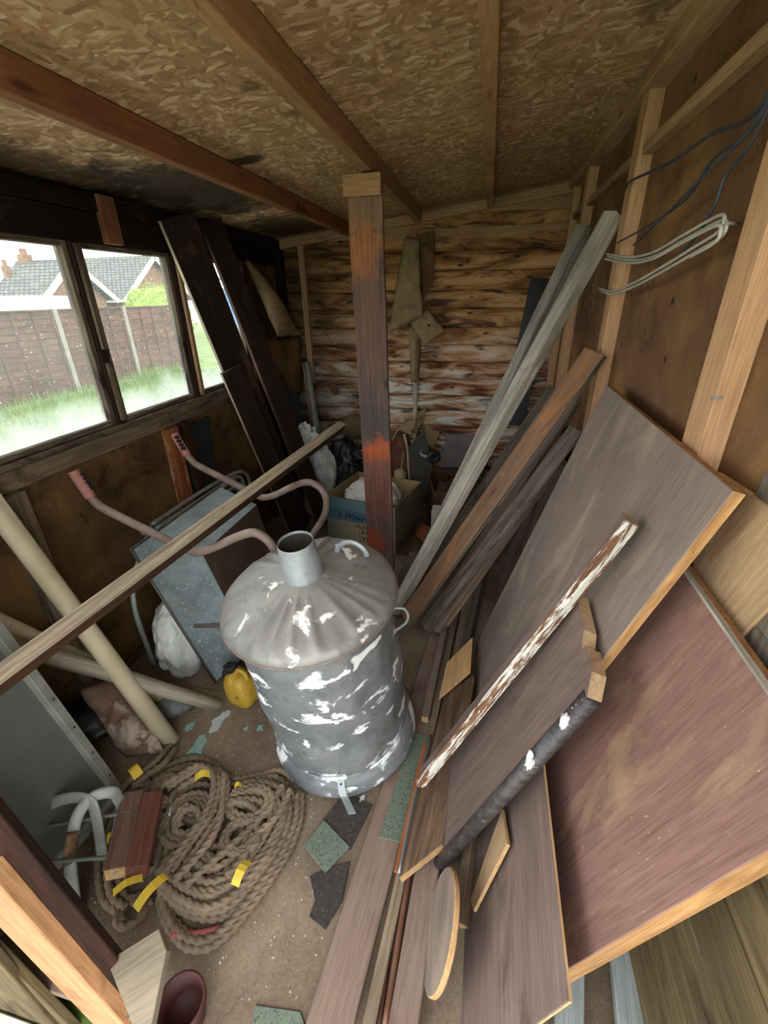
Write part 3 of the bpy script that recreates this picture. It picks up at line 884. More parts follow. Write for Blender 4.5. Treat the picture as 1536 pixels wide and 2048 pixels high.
sh = tube('side_handle', bl([(.236, .03, .592), (.25, .035, .598), (.274, .04, .592), (.283, .042, .565), (.276, .042, .535), (.256, .04, .512), (.240, .036, .50), (.236, .036, .488)]), .0045, GALV, binr, sides=8)
tube('side_handle', bl([(-.236, -.03, .592), (-.25, -.035, .598), (-.274, -.04, .592), (-.283, -.042, .565), (-.276, -.042, .535), (-.256, -.04, .512), (-.240, -.036, .50), (-.236, -.036, .488)]), .0045, GALV, binr, sides=8)
# the metal strap fixed to the foot
a = -1.30
pts = bl([(.236 * math.cos(a), .236 * math.sin(a), .118), (.240 * math.cos(a), .240 * math.sin(a), .085), (.268 * math.cos(a), .268 * math.sin(a), .052), (.288 * math.cos(a + .03), .288 * math.sin(a + .03), .040), (.345 * math.cos(a + .1), .345 * math.sin(a + .1), .062)])
path = smooth_path(pts, 6)
bm = bmesh.new()
side = (_ex * -math.sin(a) + _ey * math.cos(a)).normalized()
rows = []
for i, p in enumerate(path):
    hw = .0115
    rows.append([bm.verts.new(p - side * hw), bm.verts.new(p + side * hw)])
fs = [bm.faces.new((rows[i][0], rows[i][1], rows[i + 1][1], rows[i + 1][0])) for i in range(len(path) - 1)]
bmesh.ops.recalc_face_normals(bm, faces=bm.faces[:])
bmesh.ops.solidify(bm, geom=bm.faces[:], thickness=.003)
st = mk('foot_strap', bm, plain('zinc_strap', '#8f9a98', .5, .3, c2='#a7b0ae'), binr)
for i in (2, 9):
    mk('rivet', lumpbm(path[i] + V(0, -.003, .002), (.0035, .0035, .0035), .05, sub=2), SOOT, st)

# ------------------------------------------------------------------ sheets and planks on the right
sheet('plywood_sheet', [(.058, 1.655, .022), (.396, 1.63, 1.222), (.396, .740, 1.215), (.058, .825, .022)], .02, PLYGREY,
      'large grey-brown plywood sheet leaning on the studs, orange cut edge', edge=ORANGE_EDGE)
sheet('thick_board', [(.128, .445, .025), (.412, .385, 1.003), (.412, .90, 1.003), (.128, .95, .025)], .03, REDBROWN,
      'thick reddish-brown board with broad pale orange edge leaning against the wall', edge=ORANGE_EDGE)
board('lip_strip', (.4135, .39, 1.006), (.4135, .90, 1.006), .012, .006, (0, 0, 1), GREYWOOD, parent=bpy.data.objects['thick_board'])
sheet('plywood_offcut', [(0.446, 0.638, 1.097), (0.446, 0.686, 0.961), (0.446, 0.881, 0.971), (0.446, 0.917, 1.184), (0.446, 0.704, 1.197)], .012, PLYLIGHT,
      'pale plywood offcut tucked behind the leaning sheets under the near stud', edge=PLYRAW)
sheet('wall_board', [(.447, .30, .775), (.447, .30, 1.02), (.447, .66, 1.02), (.447, .66, .775)], .01, GREYDARK, 'dark grey board low on the wall behind the pale plywood offcut')
board('grey_plank', (.455, .70, .35), (.455, .70, 1.235), .17, .008, (-1, 0, 0), GREYDARK, 'grey plank end standing behind the pale plywood offcut', end=GREYWOOD)
sheet('hardboard_strip', [(.06, .77, .02), (.06, .335, .02), (.205, .342, .497), (.205, .77, .497)], .006, BROWNDARK,
      'thin brown hardboard strip lying along the foot of the leaning boards', edge=PLYRAW)
# thick board with a rounded black front edge and a notched top
def eb(y, s):   # point on the sloping face: y along the wall, s = height
    return (-.045 + .345 * s, y, s)
sheet('worktop_offcut', [eb(.715, .006), eb(.668, .812), eb(.702, .842), eb(.765, .846), eb(.775, .828), eb(.815, .850), eb(.935, .858), eb(1.03, .012)], .03, BROWNDARK,
      'brown worktop offcut with a rounded black edge and notched top', edge=PLYLIGHT)
wk = bpy.data.objects['worktop_offcut']
BLACKEDGE = wood('black_painted_edge', '#2e2a2b', '#5a5354', rough=.45, knots=False, speck='#d8d2c6', speck_amt=.66, spec=.5, vary=.3)
tube('rounded_edge', [V(eb(.712, .006)) + V(.012, 0, -.004), V(eb(.672, .81)) + V(.012, 0, -.004)], .019, BLACKEDGE, wk, sub=1, sides=14)
lump('paint_splash', V(eb(.678, .74)) + V(-.004, -.014, 0), (.008, .009, .022), WHITEPAINT, parent=wk, amp=.5, freq=4, sub=3)
lump('paint_splash', V(eb(.684, .60)) + V(-.004, -.014, 0), (.008, .009, .028), WHITEPAINT, parent=wk, amp=.5, freq=4, sub=3, seed=4)
# peeling moulding
F0, F1 = (-0.094, 0.891, 0.130), (0.323, 0.919, 1.071)
fm = board('moulding_strip', F0, F1, .05, .022, (-.93, -.15, .3), BROWNDARK, 'narrow wooden moulding with peeling white paint lying diagonally', edge=MOULDING, end=PLYRAW)
d = (V(F1) - V(F0)).normalized()
off = d.cross(V(-.93, -.15, .3)).normalized()
if off.y > 0: off = -off
board('painted_fillet', V(F0) + off * .024 + V(-.010, 0, .003), V(F1) + off * .024 + V(-.010, 0, .003), .02, .022, (-.9, -.4, .3), MOULDING, parent=fm)
# short plank lying on the pile
g0, g1, g2 = V((-0.124, 0.647, 0.055)), V((-0.016, 0.729, 0.105)), V((0.047, 1.375, 0.105))
sheet('short_plank', [g0, g0 + (g2 - g1), g2, g1], .02, wood('split_grain_plank', '#5c4434', '#8f745c', rough=.75, vary=.3, knots=False, streak=6, stain='#4a3226', stain_amt=.4),
      'short brown plank with split grain and pale sawn end', edge=PLYRAW, toward=(-.4, -.2, 1))
sheet('plywood_scrap', [(-0.079, 1.255, 0.075), (-0.065, 1.438, 0.090), (0.037, 1.573, 0.130), (0.036, 1.375, 0.120)], .006, PLYRAW, 'small tan plywood scrap with a rounded corner above the short plank', cat='plywood', toward=(-.4, -.2, 1))
# round stool-like disc on edge
bm = lathebm([(.0, .007), (.117, .007), (.120, .004), (.120, -.004), (.117, -.007), (.0, -.007)], 56)
for f in bm.faces:
    if abs(f.normal.z) < .6 or True:
        c = f.calc_center_median()
        if math.hypot(c.x, c.y) > .117: f.material_index = 1
zc = V(-.965, -.03, .26).normalized(); xc = V(0, 1, 0); yc = zc.cross(xc)
mk('wooden_disc', bm, [PLYGREY, PLYRAW], None, Matrix(((xc.x, yc.x, zc.x, .0), (xc.y, yc.y, zc.y, .535), (xc.z, yc.z, zc.z, .125), (0, 0, 0, 1))), 'round wooden disc with pale rim standing on edge', 'disc')
sheet('plywood_strip', [(0.067, 0.614, 0.106), (0.128, 0.734, 0.310), (0.136, 0.639, 0.337), (0.074, 0.583, 0.129)], .008, PLYLIGHT, 'tan plywood strip with layered edge beside the disc', edge=PLYRAW, cat='plywood')
board('batten_offcut', (0.049, 0.575, 0.060), (0.074, 0.875, 0.100), .03, .03, (-.7, 0, .7), wood('batten_brown', '#5e4a3a', '#8d765f', knots=False), 'brown batten with a splintered pale end beside the disc', cat='batten', end=PLYRAW)
# long lengths lying on the floor towards the door
board('long_board', (-0.231, 0.332, 0.012), (-0.063, 2.175, 0.012), .105, .02, (0, 0, 1), BROWNPAINT, 'wide faded red-brown board lying along the floor beside the bin', edge=BROWNDARK, wob=.004, cuts=8)
board('floor_batten', (-0.142, 0.349, 0.020), (-0.033, 2.144, 0.020), .028, .025, (0, 0, 1), wood('batten_tan', '#6c5b48', '#998770', knots=False), 'tan batten lying next to the wide faded board', cat='batten', wob=.004, cuts=8)
tube('iron_rod', smooth_path([(-0.122, 0.354, 0.015), (-0.116, 0.888, 0.015), (-0.006, 2.182, 0.015)], 10), .006, plain('dark_rust', '#3b2a24', .7, .3, c2='#5a3a2c'), None, 1, 8, 'thin dark rusty rod between the floor battens', 'rod')
tube('copper_pipe', smooth_path([(-0.107, 0.357, 0.018), (-0.090, 0.892, 0.018), (0.017, 2.156, 0.018)], 10), .009, plain('dull_copper', '#6b4634', .5, .4, c2='#8a6350'), None, 1, 10, 'dull brown pipe lying along the floor boards', 'pipe')
board('narrow_board', (-0.066, 0.362, 0.030), (0.027, 2.270, 0.030), .066, .03, (-.1, 0, 1), BROWNPAINT, 'narrow pinkish-brown board with a cracked joint on the floor', edge=BROWNDARK, wob=.003, cuts=8)
board('dark_batten', (-0.022, 1.235, 0.050), (0.101, 2.614, 0.050), .03, .04, (-.2, 0, 1), BROWNDARK, 'dark batten at the foot of the large plywood sheet', cat='batten')
board('skirting_length', (0.003, 1.468, 0.060), (0.082, 2.289, 0.060), .035, .05, (-.3, 0, 1), GREYDARK, 'grey-brown skirting length behind the tan plywood scrap', cat='batten')
board('square_block', (-0.122, 1.177, 0.040), (-0.092, 1.776, 0.040), .03, .03, (-.1, 0, 1), BROWNPAINT, 'short reddish batten lying on the wide faded board', cat='batten', end=PLYRAW)
FELT = plain('green_mineral_felt', '#5f6a5c', .95, c2='#77816f', scale=120, bscale=260, bstr=.5, c3='#3c4239', c3amt=.42, c3scale=180)
FELTD = plain('dark_mineral_felt', '#2f2c2a', .95, c2='#46413d', scale=90, bscale=260, bstr=.5, c3='#5f5a53', c3amt=.38, c3scale=160)
sheet('felt_strip', [(-0.164, 1.131, 0.026), (-0.108, 1.121, 0.026), (-0.136, 0.751, 0.026), (-0.205, 0.751, 0.026)], .004, FELT, 'green mineral felt strip lying on the wide faded board', cat='roofing felt', toward=(0, 0, 1))
tube('steel_rod', [(-0.090, 1.102, 0.060), (-0.116, 0.861, 0.060), (-0.126, 0.654, 0.060)], .005, plain('steel_rod', '#8b8f92', .4, .6), None, 6, 8, 'thin grey steel rod beside the short plank', 'rod')
board('rusty_bar', (-0.107, 1.060, 0.058), (-0.135, 0.656, 0.058), .014, .01, (-.2, 0, 1), plain('orange_rust', '#7d4526', .8, c2='#a4623a'), 'flat bar of orange rust beside the felt strip', cat='bar')
# roofing felt scraps on the floor
def scrap(name, px, mat, label, t=.004, cat='roofing felt'):
    cs = [V(p) for p in px]
    return sheet(name, cs, t, mat, label, cat, toward=(0, 0, 1))
scrap('felt_scrap', [(-0.395, 0.773, 0.006), (-0.350, 0.871, 0.006), (-0.250, 0.850, 0.006), (-0.286, 0.709, 0.006)], FELTD, 'dark square felt scrap by the foot of the bin')
scrap('felt_scrap', [(-0.428, 0.691, 0.010), (-0.389, 0.772, 0.010), (-0.287, 0.716, 0.010), (-0.339, 0.637, 0.010)], FELT, 'green square felt scrap on the floor below the bin')
scrap('felt_scrap', [(-0.380, 0.621, 0.006), (-0.337, 0.652, 0.006), (-0.277, 0.681, 0.006), (-0.272, 0.586, 0.006), (-0.298, 0.517, 0.006), (-0.349, 0.534, 0.006), (-0.346, 0.571, 0.006)], FELTD, 'torn dark felt scrap nearest the doorway')
scrap('felt_scrap', [(-0.399, 0.298, 0.006), (-0.414, 0.351, 0.006), (-0.306, 0.363, 0.006), (-0.268, 0.326, 0.006)], FELT, 'green felt scrap at the bottom edge by the wide faded board')

# leaning poles and planks by the right wall
board('leaning_post', (-0.363, 1.820, 0.020), (0.405, 2.005, 1.746), .06, .05, (-.55, -.5, .6), GREYWOOD, 'longest grey weathered post leaning against the wall', cat='post', end=GREYDARK, wob=.004, cuts=10)
board('leaning_post', (-0.317, 2.115, 0.020), (0.405, 2.627, 1.780), .06, .05, (-.55, -.5, .6), GREYWOOD, 'grey weathered post with frayed top, behind the longest one', cat='post', end=GREYDARK, wob=.006, cuts=10)
board('leaning_plank', (-0.289, 1.725, 0.050), (0.395, 1.858, 1.300), .105, .024, (-.72, -.5, .45), ORANGEPLANK, 'scorched orange-brown plank leaning on the wall', edge=GREYDARK, wob=.003, cuts=8)
board('leaning_plank', (-0.219, 2.353, 0.020), (0.385, 2.685, 1.021), .085, .022, (-.72, -.5, .45), GREYDARK, 'blue-grey plank leaning behind the scorched one')
board('leaning_plank', (-0.188, 1.685, 0.050), (0.375, 1.861, 1.008), .07, .024, (-.72, -.5, .45), GREYDARK, 'dark short plank leaning below the scorched one', end=GREYDARK, wob=.003, cuts=6)
board('leaning_plank', (-0.134, 1.673, 0.050), (0.350, 1.952, 0.833), .03, .03, (-.6, -.5, .6), BROWNPAINT, 'slim reddish batten leaning beneath the dark short plank', cat='batten')
board('leaning_plank', (-0.096, 1.725, 0.050), (0.360, 2.269, 0.626), .035, .02, (-.6, -.5, .6), PLYLIGHT, 'slim tan batten leaning lowest of the bundle', cat='batten')
board('leaning_plank', (-0.083, 2.042, 0.050), (0.400, 2.121, 1.069), .06, .025, (-.65, -.5, .5), BROWNDARK, 'plain brown plank leaning between scorched and dark short planks', edge=GREYDARK)
sheet('hardboard_sheet', [(.16, 1.70, .02), (.395, 1.70, .80), (.395, 2.27, .80), (.16, 2.27, .02)], .008, BROWNDARK, 'dark brown hardboard sheet behind the large plywood sheet', edge=GREYDARK)
sheet('hardboard_sheet', [(.215, 2.285, .02), (.40, 2.285, .86), (.40, 2.80, .86), (.215, 2.80, .02)], .008, GREYDARK, 'greyish sheet standing behind the leaning planks at the far end')
sheet('black_board', [(0.133, 3.200, 0.662), (0.242, 3.345, 1.586), (0.353, 3.345, 1.583), (0.303, 3.200, 0.669)], .012, plain('black_laminate', '#17181a', .4, c2='#232427'), 'black board leaning upright in the far corner', toward=(0, -1, .2))

# grey battens and boards at the lower right
board('painted_batten', (0.442, 0.614, 0.050), (0.424, 0.433, 0.050), .07, .03, (0, 0, 1), GREYPAINT, 'wide pale grey painted batten under the thick board edge', cat='batten')
board('painted_batten', (0.311, 0.562, 0.040), (0.283, 0.405, 0.040), .06, .03, (0, 0, 1), GREYPAINT, 'pale grey painted batten half hidden below the hardboard strip', cat='batten')
for (z0, z1) in ((.0, .15), (.155, .30), (.305, .45), (.455, .60), (.605, .77)):
    block('skirting_board', (.448, -.1, z0), (.464, .93, z1), OLIVE, wr)

# ------------------------------------------------------------------ centre post and wires
def make_post():
    m, nt, b = newmat('stained_post')
    v = coords(nt, (1.1, 22, 22), False)
    g = ntex(nt, v, 3.0, 5, .6, .5)
    c = ramp(nt, g, [(.15, hx('#402f29')), (.85, hx('#6e574c'))])
    for cen, r, st, cc, k in (((-.85, 0, 0), .13, (1, .6, 0), '#8a6a45', .7), ((-.70, -.03, 0), .13, (.9, 1.2, 0), '#a5622f', .85), ((-.45, 0, 0), .12, (.4, 1.0, 0), '#6d4a38', .7),
                              ((.02, .0, 0), .14, (1.0, .7, 0), '#443b38', .8), ((.135, .0, 0), .085, (1.0, .8, 0), '#b8541f', .95), ((.30, .0, 0), .14, (.6, .9, 0), '#7b4a38', .7),
                              ((.66, -.05, 0), .09, (.6, 1, 0), '#8e3d1c', .9)):
        c = mixc(nt, math_(nt, 'MULTIPLY', blob(nt, cen, r, 16, .75, .5, 'Object', st), k), c, hx(cc))
    c = mixc(nt, .85, c, ramp(nt, g, [(.25, .5), (.5, 1.0), (.75, 1.25)]), 'MULTIPLY')
    c = mixc(nt, .6, c, ramp(nt, ntex(nt, coords(nt, (10, 200, 200), False), 1.0, 2, .5), [(.3, .65), (.65, 1.15)]), 'MULTIPLY')
    kv = coords(nt, (3, 8, 8), False); vo = N(nt, 'TexVoronoi', Scale=1.3); nt.links.new(kv, vo.inputs['Vector'])
    c = mixc(nt, ramp(nt, vo.outputs['Distance'], [(.06, .8), (.14, 0.0)]), c, hx('#2a1a14'))
    nt.links.new(c, b.inputs['Base Color']); b.inputs['Roughness'].default_value = .7
    bump(nt, b, g, .3, .002)
    return m
POSTWOOD = make_post()
cp = board('support_post', (-.51, 2.03, 1.905), (-.473, 2.03, 0), .137, .04, (0.12, -1, 0), POSTWOOD, 'dark stained roof post with orange patches standing mid-shed', cat='post', wob=.002, cuts=6)
block('head_cleat', (-.585, 1.985, 1.845), (-.437, 2.008, 1.915), PURLIN, cp)
WIRE = plain('blue_grey_wire', '#33363c', .6, c2='#4a4f58', bstr=0)
CABLE = plain('pale_cable', '#a9a79a', .6, c2='#c9c6b8', bstr=0)
def wire(pts, r, mat, label): return tube('wire', pts, r, mat, None, 10, 6, label, 'wire', 'loose wires on the right wall')
wire([(0.405, 1.009, 1.792), (0.405, 1.077, 1.760), (0.410, 1.262, 1.782), (0.405, 1.477, 1.782), (0.405, 1.849, 1.813), (0.410, 1.936, 1.806)], .004, WIRE, 'thick dark wire along the top of the wall')
wire([(0.400, 0.992, 1.781), (0.400, 1.065, 1.734), (0.400, 1.185, 1.726), (0.405, 1.306, 1.680), (0.405, 1.581, 1.658), (0.405, 1.880, 1.648)], .003, WIRE, 'dark wire sagging to the stud above the cable loop')
wire([(0.395, 0.977, 1.774), (0.400, 1.035, 1.714), (0.400, 1.102, 1.686), (0.400, 1.117, 1.643), (0.410, 1.196, 1.602), (0.410, 1.295, 1.563)], .003, WIRE, 'dark wire hanging down behind the cable loop')
wire([(0.398, 0.990, 1.783), (0.400, 1.037, 1.740), (0.400, 1.166, 1.714), (0.400, 1.297, 1.688), (0.400, 1.408, 1.665), (0.402, 1.649, 1.622)], .003, WIRE, 'blue-grey wire ending in a frayed tip on the stud')
cab = empty('cable_loop', (0.400, 1.040, 1.604), 'pale grey cable looped over a nail on the wall', 'cable')
for i, dy in enumerate((0, 8, -7)):
    o = .004 * i
    tube('strand', [(0.400, 1.981, 1.614), (0.402, 1.649, 1.583), (0.400, 1.417, 1.579), (0.400, 1.245, 1.596), (0.400, 1.115, 1.609), (0.398, 1.053, 1.611), (0.396, 1.031, 1.600), (0.398, 1.050, 1.584), (0.400, 1.157, 1.568), (0.400, 1.316, 1.543), (0.400, 1.542, 1.512), (0.400, 1.793, 1.492), (0.402, 2.029, 1.505)][0:13 if i < 2 else 9], .0035, CABLE, cab, 8, 6)
    for v in bpy.data.objects[cab.children[-1].name].data.vertices:
        v.co.z += dy * .0011; v.co.x -= o; v.co.y += dy * .0006
tube('nail', [(0.390, 1.020, 1.603), (0.425, 1.056, 1.605)], .003, GALV, cab, 1, 6)
wire([(0.390, 2.465, 1.729), (0.385, 2.231, 1.653), (0.390, 2.292, 1.574), (0.390, 2.046, 1.471), (0.390, 2.058, 1.399)], .002, GREYDARK, 'frayed string hanging from the post tops')
wire([(0.390, 2.584, 1.720), (0.385, 2.612, 1.640), (0.390, 2.309, 1.508), (0.390, 2.359, 1.363)], .002, GREYDARK, 'second frayed string hanging from the post tops')
tube('nail', [(0.405, 0.925, 1.321), (0.420, 0.915, 1.325)], .002, GALV, None, 1, 6, 'bent nail sticking out of the near stud', 'nail')

# ------------------------------------------------------------------ wheelbarrow standing on its nose
TRAYG = make_galv('speckled_zinc_tray', '#6f797c', '#8d979a', wamt=.40, wscale=90, stretch=(1, 1, 1), white='#979fa1')
TRAYB = plain('rusty_tray_underside', '#3d302a', .75, c2='#5a4638', scale=5, c3='#7a6248', c3amt=.3, c3scale=9)
FRAMEB = plain('brown_tube_paint', '#78655b', .55, c2='#948074', scale=10, c3='#6b4a3a', c3amt=.34)
GRIPP = plain('pink_rubber_grip', '#a86c64', .7, c2='#bd867c', scale=30)
RIMM = plain('dark_rim', '#4a4440', .6, .3, c2='#6e665f')
wb = empty('wheelbarrow', (-1.0, 1.45, 0), 'galvanised wheelbarrow stood on its nose, pink grips upwards', 'wheelbarrow')
e1, eu = V(-.263, 0, .965), V(-.965, 0, -.263)
NB = V(-1.03, 1.465, .02)
def tw(s, lat, u): return NB + e1 * s + eu * u + V(0, lat, 0)
bm = bmesh.new()
rim = [tw(0.0, -.26, 0), tw(0.0, .26, 0), tw(.69, .30, 0), tw(.69, -.30, 0)]
bas = [tw(.10, -.19, -.19), tw(.10, .19, -.19), tw(.59, .22, -.21), tw(.59, -.22, -.21)]
rv = [bm.verts.new(p) for p in rim]; bv = [bm.verts.new(p) for p in bas]
f = bm.faces.new(bv); f.material_index = 1
for i in range(4): bm.faces.new((rv[i], rv[(i + 1) % 4], bv[(i + 1) % 4], bv[i]))
bmesh.ops.subdivide_edges(bm, edges=bm.edges[:], cuts=3, use_grid_fill=True)
bmesh.ops.recalc_face_normals(bm, faces=bm.faces[:])
bmesh.ops.solidify(bm, geom=bm.faces[:], thickness=.003)
tray = mk('tray', bm, [TRAYG, TRAYB], wb)
tube('rim_bead', rim, .007, RIMM, tray, 1, 8, closed=True)
board('tray_patch', tw(.30, -.262, -.045), tw(.25, -.215, -.185), .02, .004, (0, -1, .1), RIMM, parent=tray)
for s, Yc in ((-1, 1.20), (1, 1.72)):
    if s < 0:
        P_ = [(-1.352, Yc, .868), (-1.325, Yc, .835), (-1.27, Yc, .805), (-1.05, Yc, .705), (-.985, Yc, .680), (-.92, Yc, .695), (-.76, Yc, .775), (-.70, Yc, .775), (-.66, Yc, .725), (-.66, Yc, .64), (-.72, Yc, .50), (-.80, Yc, .36), (-.84, Yc, .27)]
        gp = [(-1.39, Yc, .965), (-1.352, Yc, .868)]
    else:
        P_ = [(-1.318, Yc, .855), (-1.29, Yc, .820), (-1.24, Yc, .79), (-1.00, Yc, .68), (-.96, Yc, .668), (-.90, Yc, .685), (-.76, Yc, .755), (-.69, Yc, .745), (-.655, Yc, .69), (-.67, Yc, .60), (-.75, Yc, .47), (-.83, Yc, .33), (-.86, Yc, .25)]
        gp = [(-1.36, Yc, .955), (-1.318, Yc, .855)]
    fr_ = tube('frame_tube', P_, .0155, FRAMEB, wb, 6, 12)
    g = V(gp[0]) - V(gp[1])
    rp = [V(gp[1]) + g * (k / 14) for k in range(15)]
    mk('grip', tubebm(rp, lambda u: .0185 + .0015 * math.cos(u * 14 * math.pi), 12), GRIPP, wb, smooth=True)
    n = g.normalized()
    for k in range(4):
        mk('finger_groove', lumpbm(V(gp[1]) + g * (.35 + .17 * k) + V(.014, -.012 * s, 0) * .9, (.012, .012, .009), .05, sub=2), plain('groove_black', '#241c1b', .8) if k == 0 and s < 0 else bpy.data.materials['groove_black'], wb, smooth=True)
# wheel at the nose, behind the bin
bm = lathebm([(.03, -.03), (.10, -.03), (.14, -.035), (.16, -.02), (.165, 0), (.16, .02), (.14, .035), (.10, .03), (.03, .03)], 32, close=True)
mk('wheel', bm, plain('wheel_rubber', '#262322', .8), wb, Matrix.Translation((-.72, 1.46, .17)) @ Matrix.Rotation(math.pi / 2, 4, 'X'), smooth=True)
tube('axle_fork', [tw(.12, -.1, -.20), (-.72, 1.40, .17)], .01, FRAMEB, wb, 1, 8)
tube('axle_fork', [tw(.12, .1, -.20), (-.72, 1.52, .17)], .01, FRAMEB, wb, 1, 8)

# ------------------------------------------------------------------ folded chair frame behind the tray
ALU = plain('dull_tube_metal', '#98a09b', .4, .3, c2='#b4bcb6', scale=9)
fc = empty('folding_chair', (-1.38, 1.6, 0), 'folded tubular metal chair between the wheelbarrow and the wall', 'chair')
X_ = -1.36
tube('back_tube', [(-1.370, 1.458, 0.620), (-1.370, 1.824, 0.617), (-1.370, 2.168, 0.593), (-1.370, 2.284, 0.543), (-1.370, 2.307, 0.455), (-1.370, 2.271, 0.341)], .011, ALU, fc, 8, 10)
tube('seat_tube', [(-1.340, 1.444, 0.610), (-1.340, 1.772, 0.601), (-1.340, 2.113, 0.589), (-1.340, 2.186, 0.529), (-1.340, 2.176, 0.420)], .011, ALU, fc, 8, 10)
tube('leg', [(-1.310, 1.433, 0.599), (-1.310, 1.800, 0.563), (-1.310, 2.048, 0.556), (-1.310, 2.067, 0.440)], .011, ALU, fc, 8, 10)
tube('leg', [(-1.325, 1.477, 0.589), (-1.325, 1.786, 0.582), (-1.325, 2.007, 0.593), (-1.325, 2.085, 0.586)], .009, ALU, fc, 8, 10)
tube('foot_tube', [(-1.330, 1.359, 0.642), (-1.330, 1.420, 0.599), (-1.330, 1.484, 0.544)], .013, ALU, fc, 6, 10)
tube('front_leg', [(-1.370, 1.458, 0.620), (-1.37, 1.26, .4), (-1.36, 1.24, .01)], .011, ALU, fc, 8, 10)
tube('rear_leg', [(-1.370, 2.271, 0.341), (-1.37, 1.98, .35), (-1.36, 1.98, .01)], .011, ALU, fc, 8, 10)
board('hinge_plate', (-1.330, 1.920, 0.536), (-1.330, 2.161, 0.508), .05, .004, (.6, -.3, .7), plain('hinge_green_grey', '#555b52', .6, .2), parent=fc)

# ------------------------------------------------------------------ sack, jerrycan
def make_sack():
    m, nt, b = newmat('white_plastic_sack')
    v = coords(nt, (1, 1, 1), False)
    c = ramp(nt, ntex(nt, v, 6, 4, .6), [(.35, hx('#b9bab4')), (.65, hx('#d9dad4'))])
    wv = N(nt, 'TexWave', Scale=7.0, Distortion=5.0, Detail=1.0)
    wv.inputs['Detail Scale'].default_value = .8
    nt.links.new(v, wv.inputs['Vector'])
    ln = ramp(nt, wv.outputs[0], [(.44, 0.0), (.49, .75), (.52, .75), (.57, 0.0)])
    mk_ = blob(nt, (-1.16, 1.16, .18), .17, 5, .3, .2)
    c = mixc(nt, math_(nt, 'MULTIPLY', ln, mk_), c, hx('#7fb5ab'))
    nt.links.new(c, b.inputs['Base Color']); b.inputs['Roughness'].default_value = .45
    bump(nt, b, ntex(nt, v, 14, 5, .7, 1.0), .6, .01)
    return m
lump('plastic_sack', (-1.205, 1.30, .185), (.10, .155, .21), make_sack(), 'crumpled white plastic sack with teal print under the wheelbarrow', 'sack', amp=.13, freq=1.9, sub=5, flatz=.003, seed=3)
YEL = plain('yellow_plastic', '#a8862c', .5, c2='#bf9c3a', scale=6, c3='#7d6220', c3amt=.36, c3scale=30)
BLK = plain('black_plastic', '#1a1a1b', .5, c2='#2a2a2b')
jc = empty('jerrycan', (-.865, 1.15, 0), 'small grubby yellow jerrycan with black cap beside the bin', 'jerrycan')
bm = bmesh.new(); bmesh.ops.create_icosphere(bm, subdivisions=4, radius=1)
JM = Matrix.Translation((-.868, 1.15, .078)) @ Matrix.Rotation(-.25, 4, 'Z') @ Matrix.Rotation(-.12, 4, 'Y')
for v in bm.verts:
    d = v.co.normalized(); p = 3.6
    k = (abs(d.x) ** p + abs(d.y) ** p + abs(d.z) ** p) ** (-1 / p)
    q = d * k
    v.co = V(q.x * .062 * (1 - .18 * max(0, q.z)), q.y * .05, q.z * .075 + (.012 * max(0, q.z) if q.x < 0 else 0))
mk('body', bm, YEL, jc, JM, smooth=True)
mk('neck', lathebm([(.02, .07), (.02, .095), (.018, .097)], 20), YEL, jc, JM @ Matrix.Translation((-.028, 0, 0)), smooth=True)
def ridge(a, i, r, z): return (r + (.0012 * math.cos(a * 18) if r > .02 else 0), z)
mk('cap', lathebm([(.024, .085), (.025, .09), (.025, .108), (.022, .112), (.012, .112), (.012, .109), (.001, .109)], 54, ridge), BLK, jc, JM @ Matrix.Translation((-.028, 0, 0)))
tube('cap_strap', [JM @ V(-.05, .0, .09), JM @ V(-.066, -.01, .075), JM @ V(-.068, -.012, .05)], .004, BLK, jc, 6, 6)
tube('handle', [JM @ V(-.005, 0, .078), JM @ V(.015, 0, .098), JM @ V(.045, 0, .09), JM @ V(.056, 0, .06)], .009, YEL, jc, 6, 8)

# ------------------------------------------------------------------ lath, pipes, posts at the left
board('lath', (-1.042, .33, .727), (-0.769, 2.350, 0.845), .045, .05, (.45, -.15, .9), LATH, 'long pale lath lying across the wheelbarrow', cat='lath', edge=LATHDARK, end=LATHDARK, wob=.003, cuts=8)
CREAM = plain('cream_plastic_pipe', '#c6b896', .5, c2='#d8caab', scale=5, c3='#8e7c5c', c3amt=.3, c3scale=12)
tube('drain_pipe', [(-1.462, .93, 1.09), (-1.04, .914, .015)], .031, CREAM, None, 1, 24, 'cream plastic pipe leaning on the wall, thickest of the pipes', 'pipe')
tube('drain_pipe', [(-1.460, 0.800, 0.647), (-1.151, 1.073, 0.027)], .025, CREAM, None, 1, 20, 'thin cream pipe lying low behind the round pole', 'pipe')
ROUND = wood('round_pole', '#84796a', '#b3a894', rough=.8, vary=.3, knots=False, stain='#5e5142', stain_amt=.36)
A_, B_ = V((-1.400, 0.748, 0.602)), V((-0.949, 1.092, 0.028))
L_ = (A_ - B_).length
mk('round_pole', tubebm([V(-L_ / 2, 0, 0), V(-L_ / 4, .004, 0), V(0, .002, .003), V(L_ / 4, -.003, 0), V(L_ / 2, 0, 0)], lambda u: .029 - .004 * u, 18), ROUND, None, frame(A_, B_, (0, 0, 1)), 'grey-white round wooden pole lying towards the jerrycan', 'pole', smooth=True)
sheet('slate_board', [(-1.470, 1.942, 0.916), (-1.470, 2.172, 0.921), (-1.47, 2.10, .40), (-1.47, 1.92, .40)], .012, plain('slate_panel', '#23262a', .6, c2='#31353a'), 'dark slate-coloured board standing under the window sill', toward=(1, 0, 0))
PANEG = None
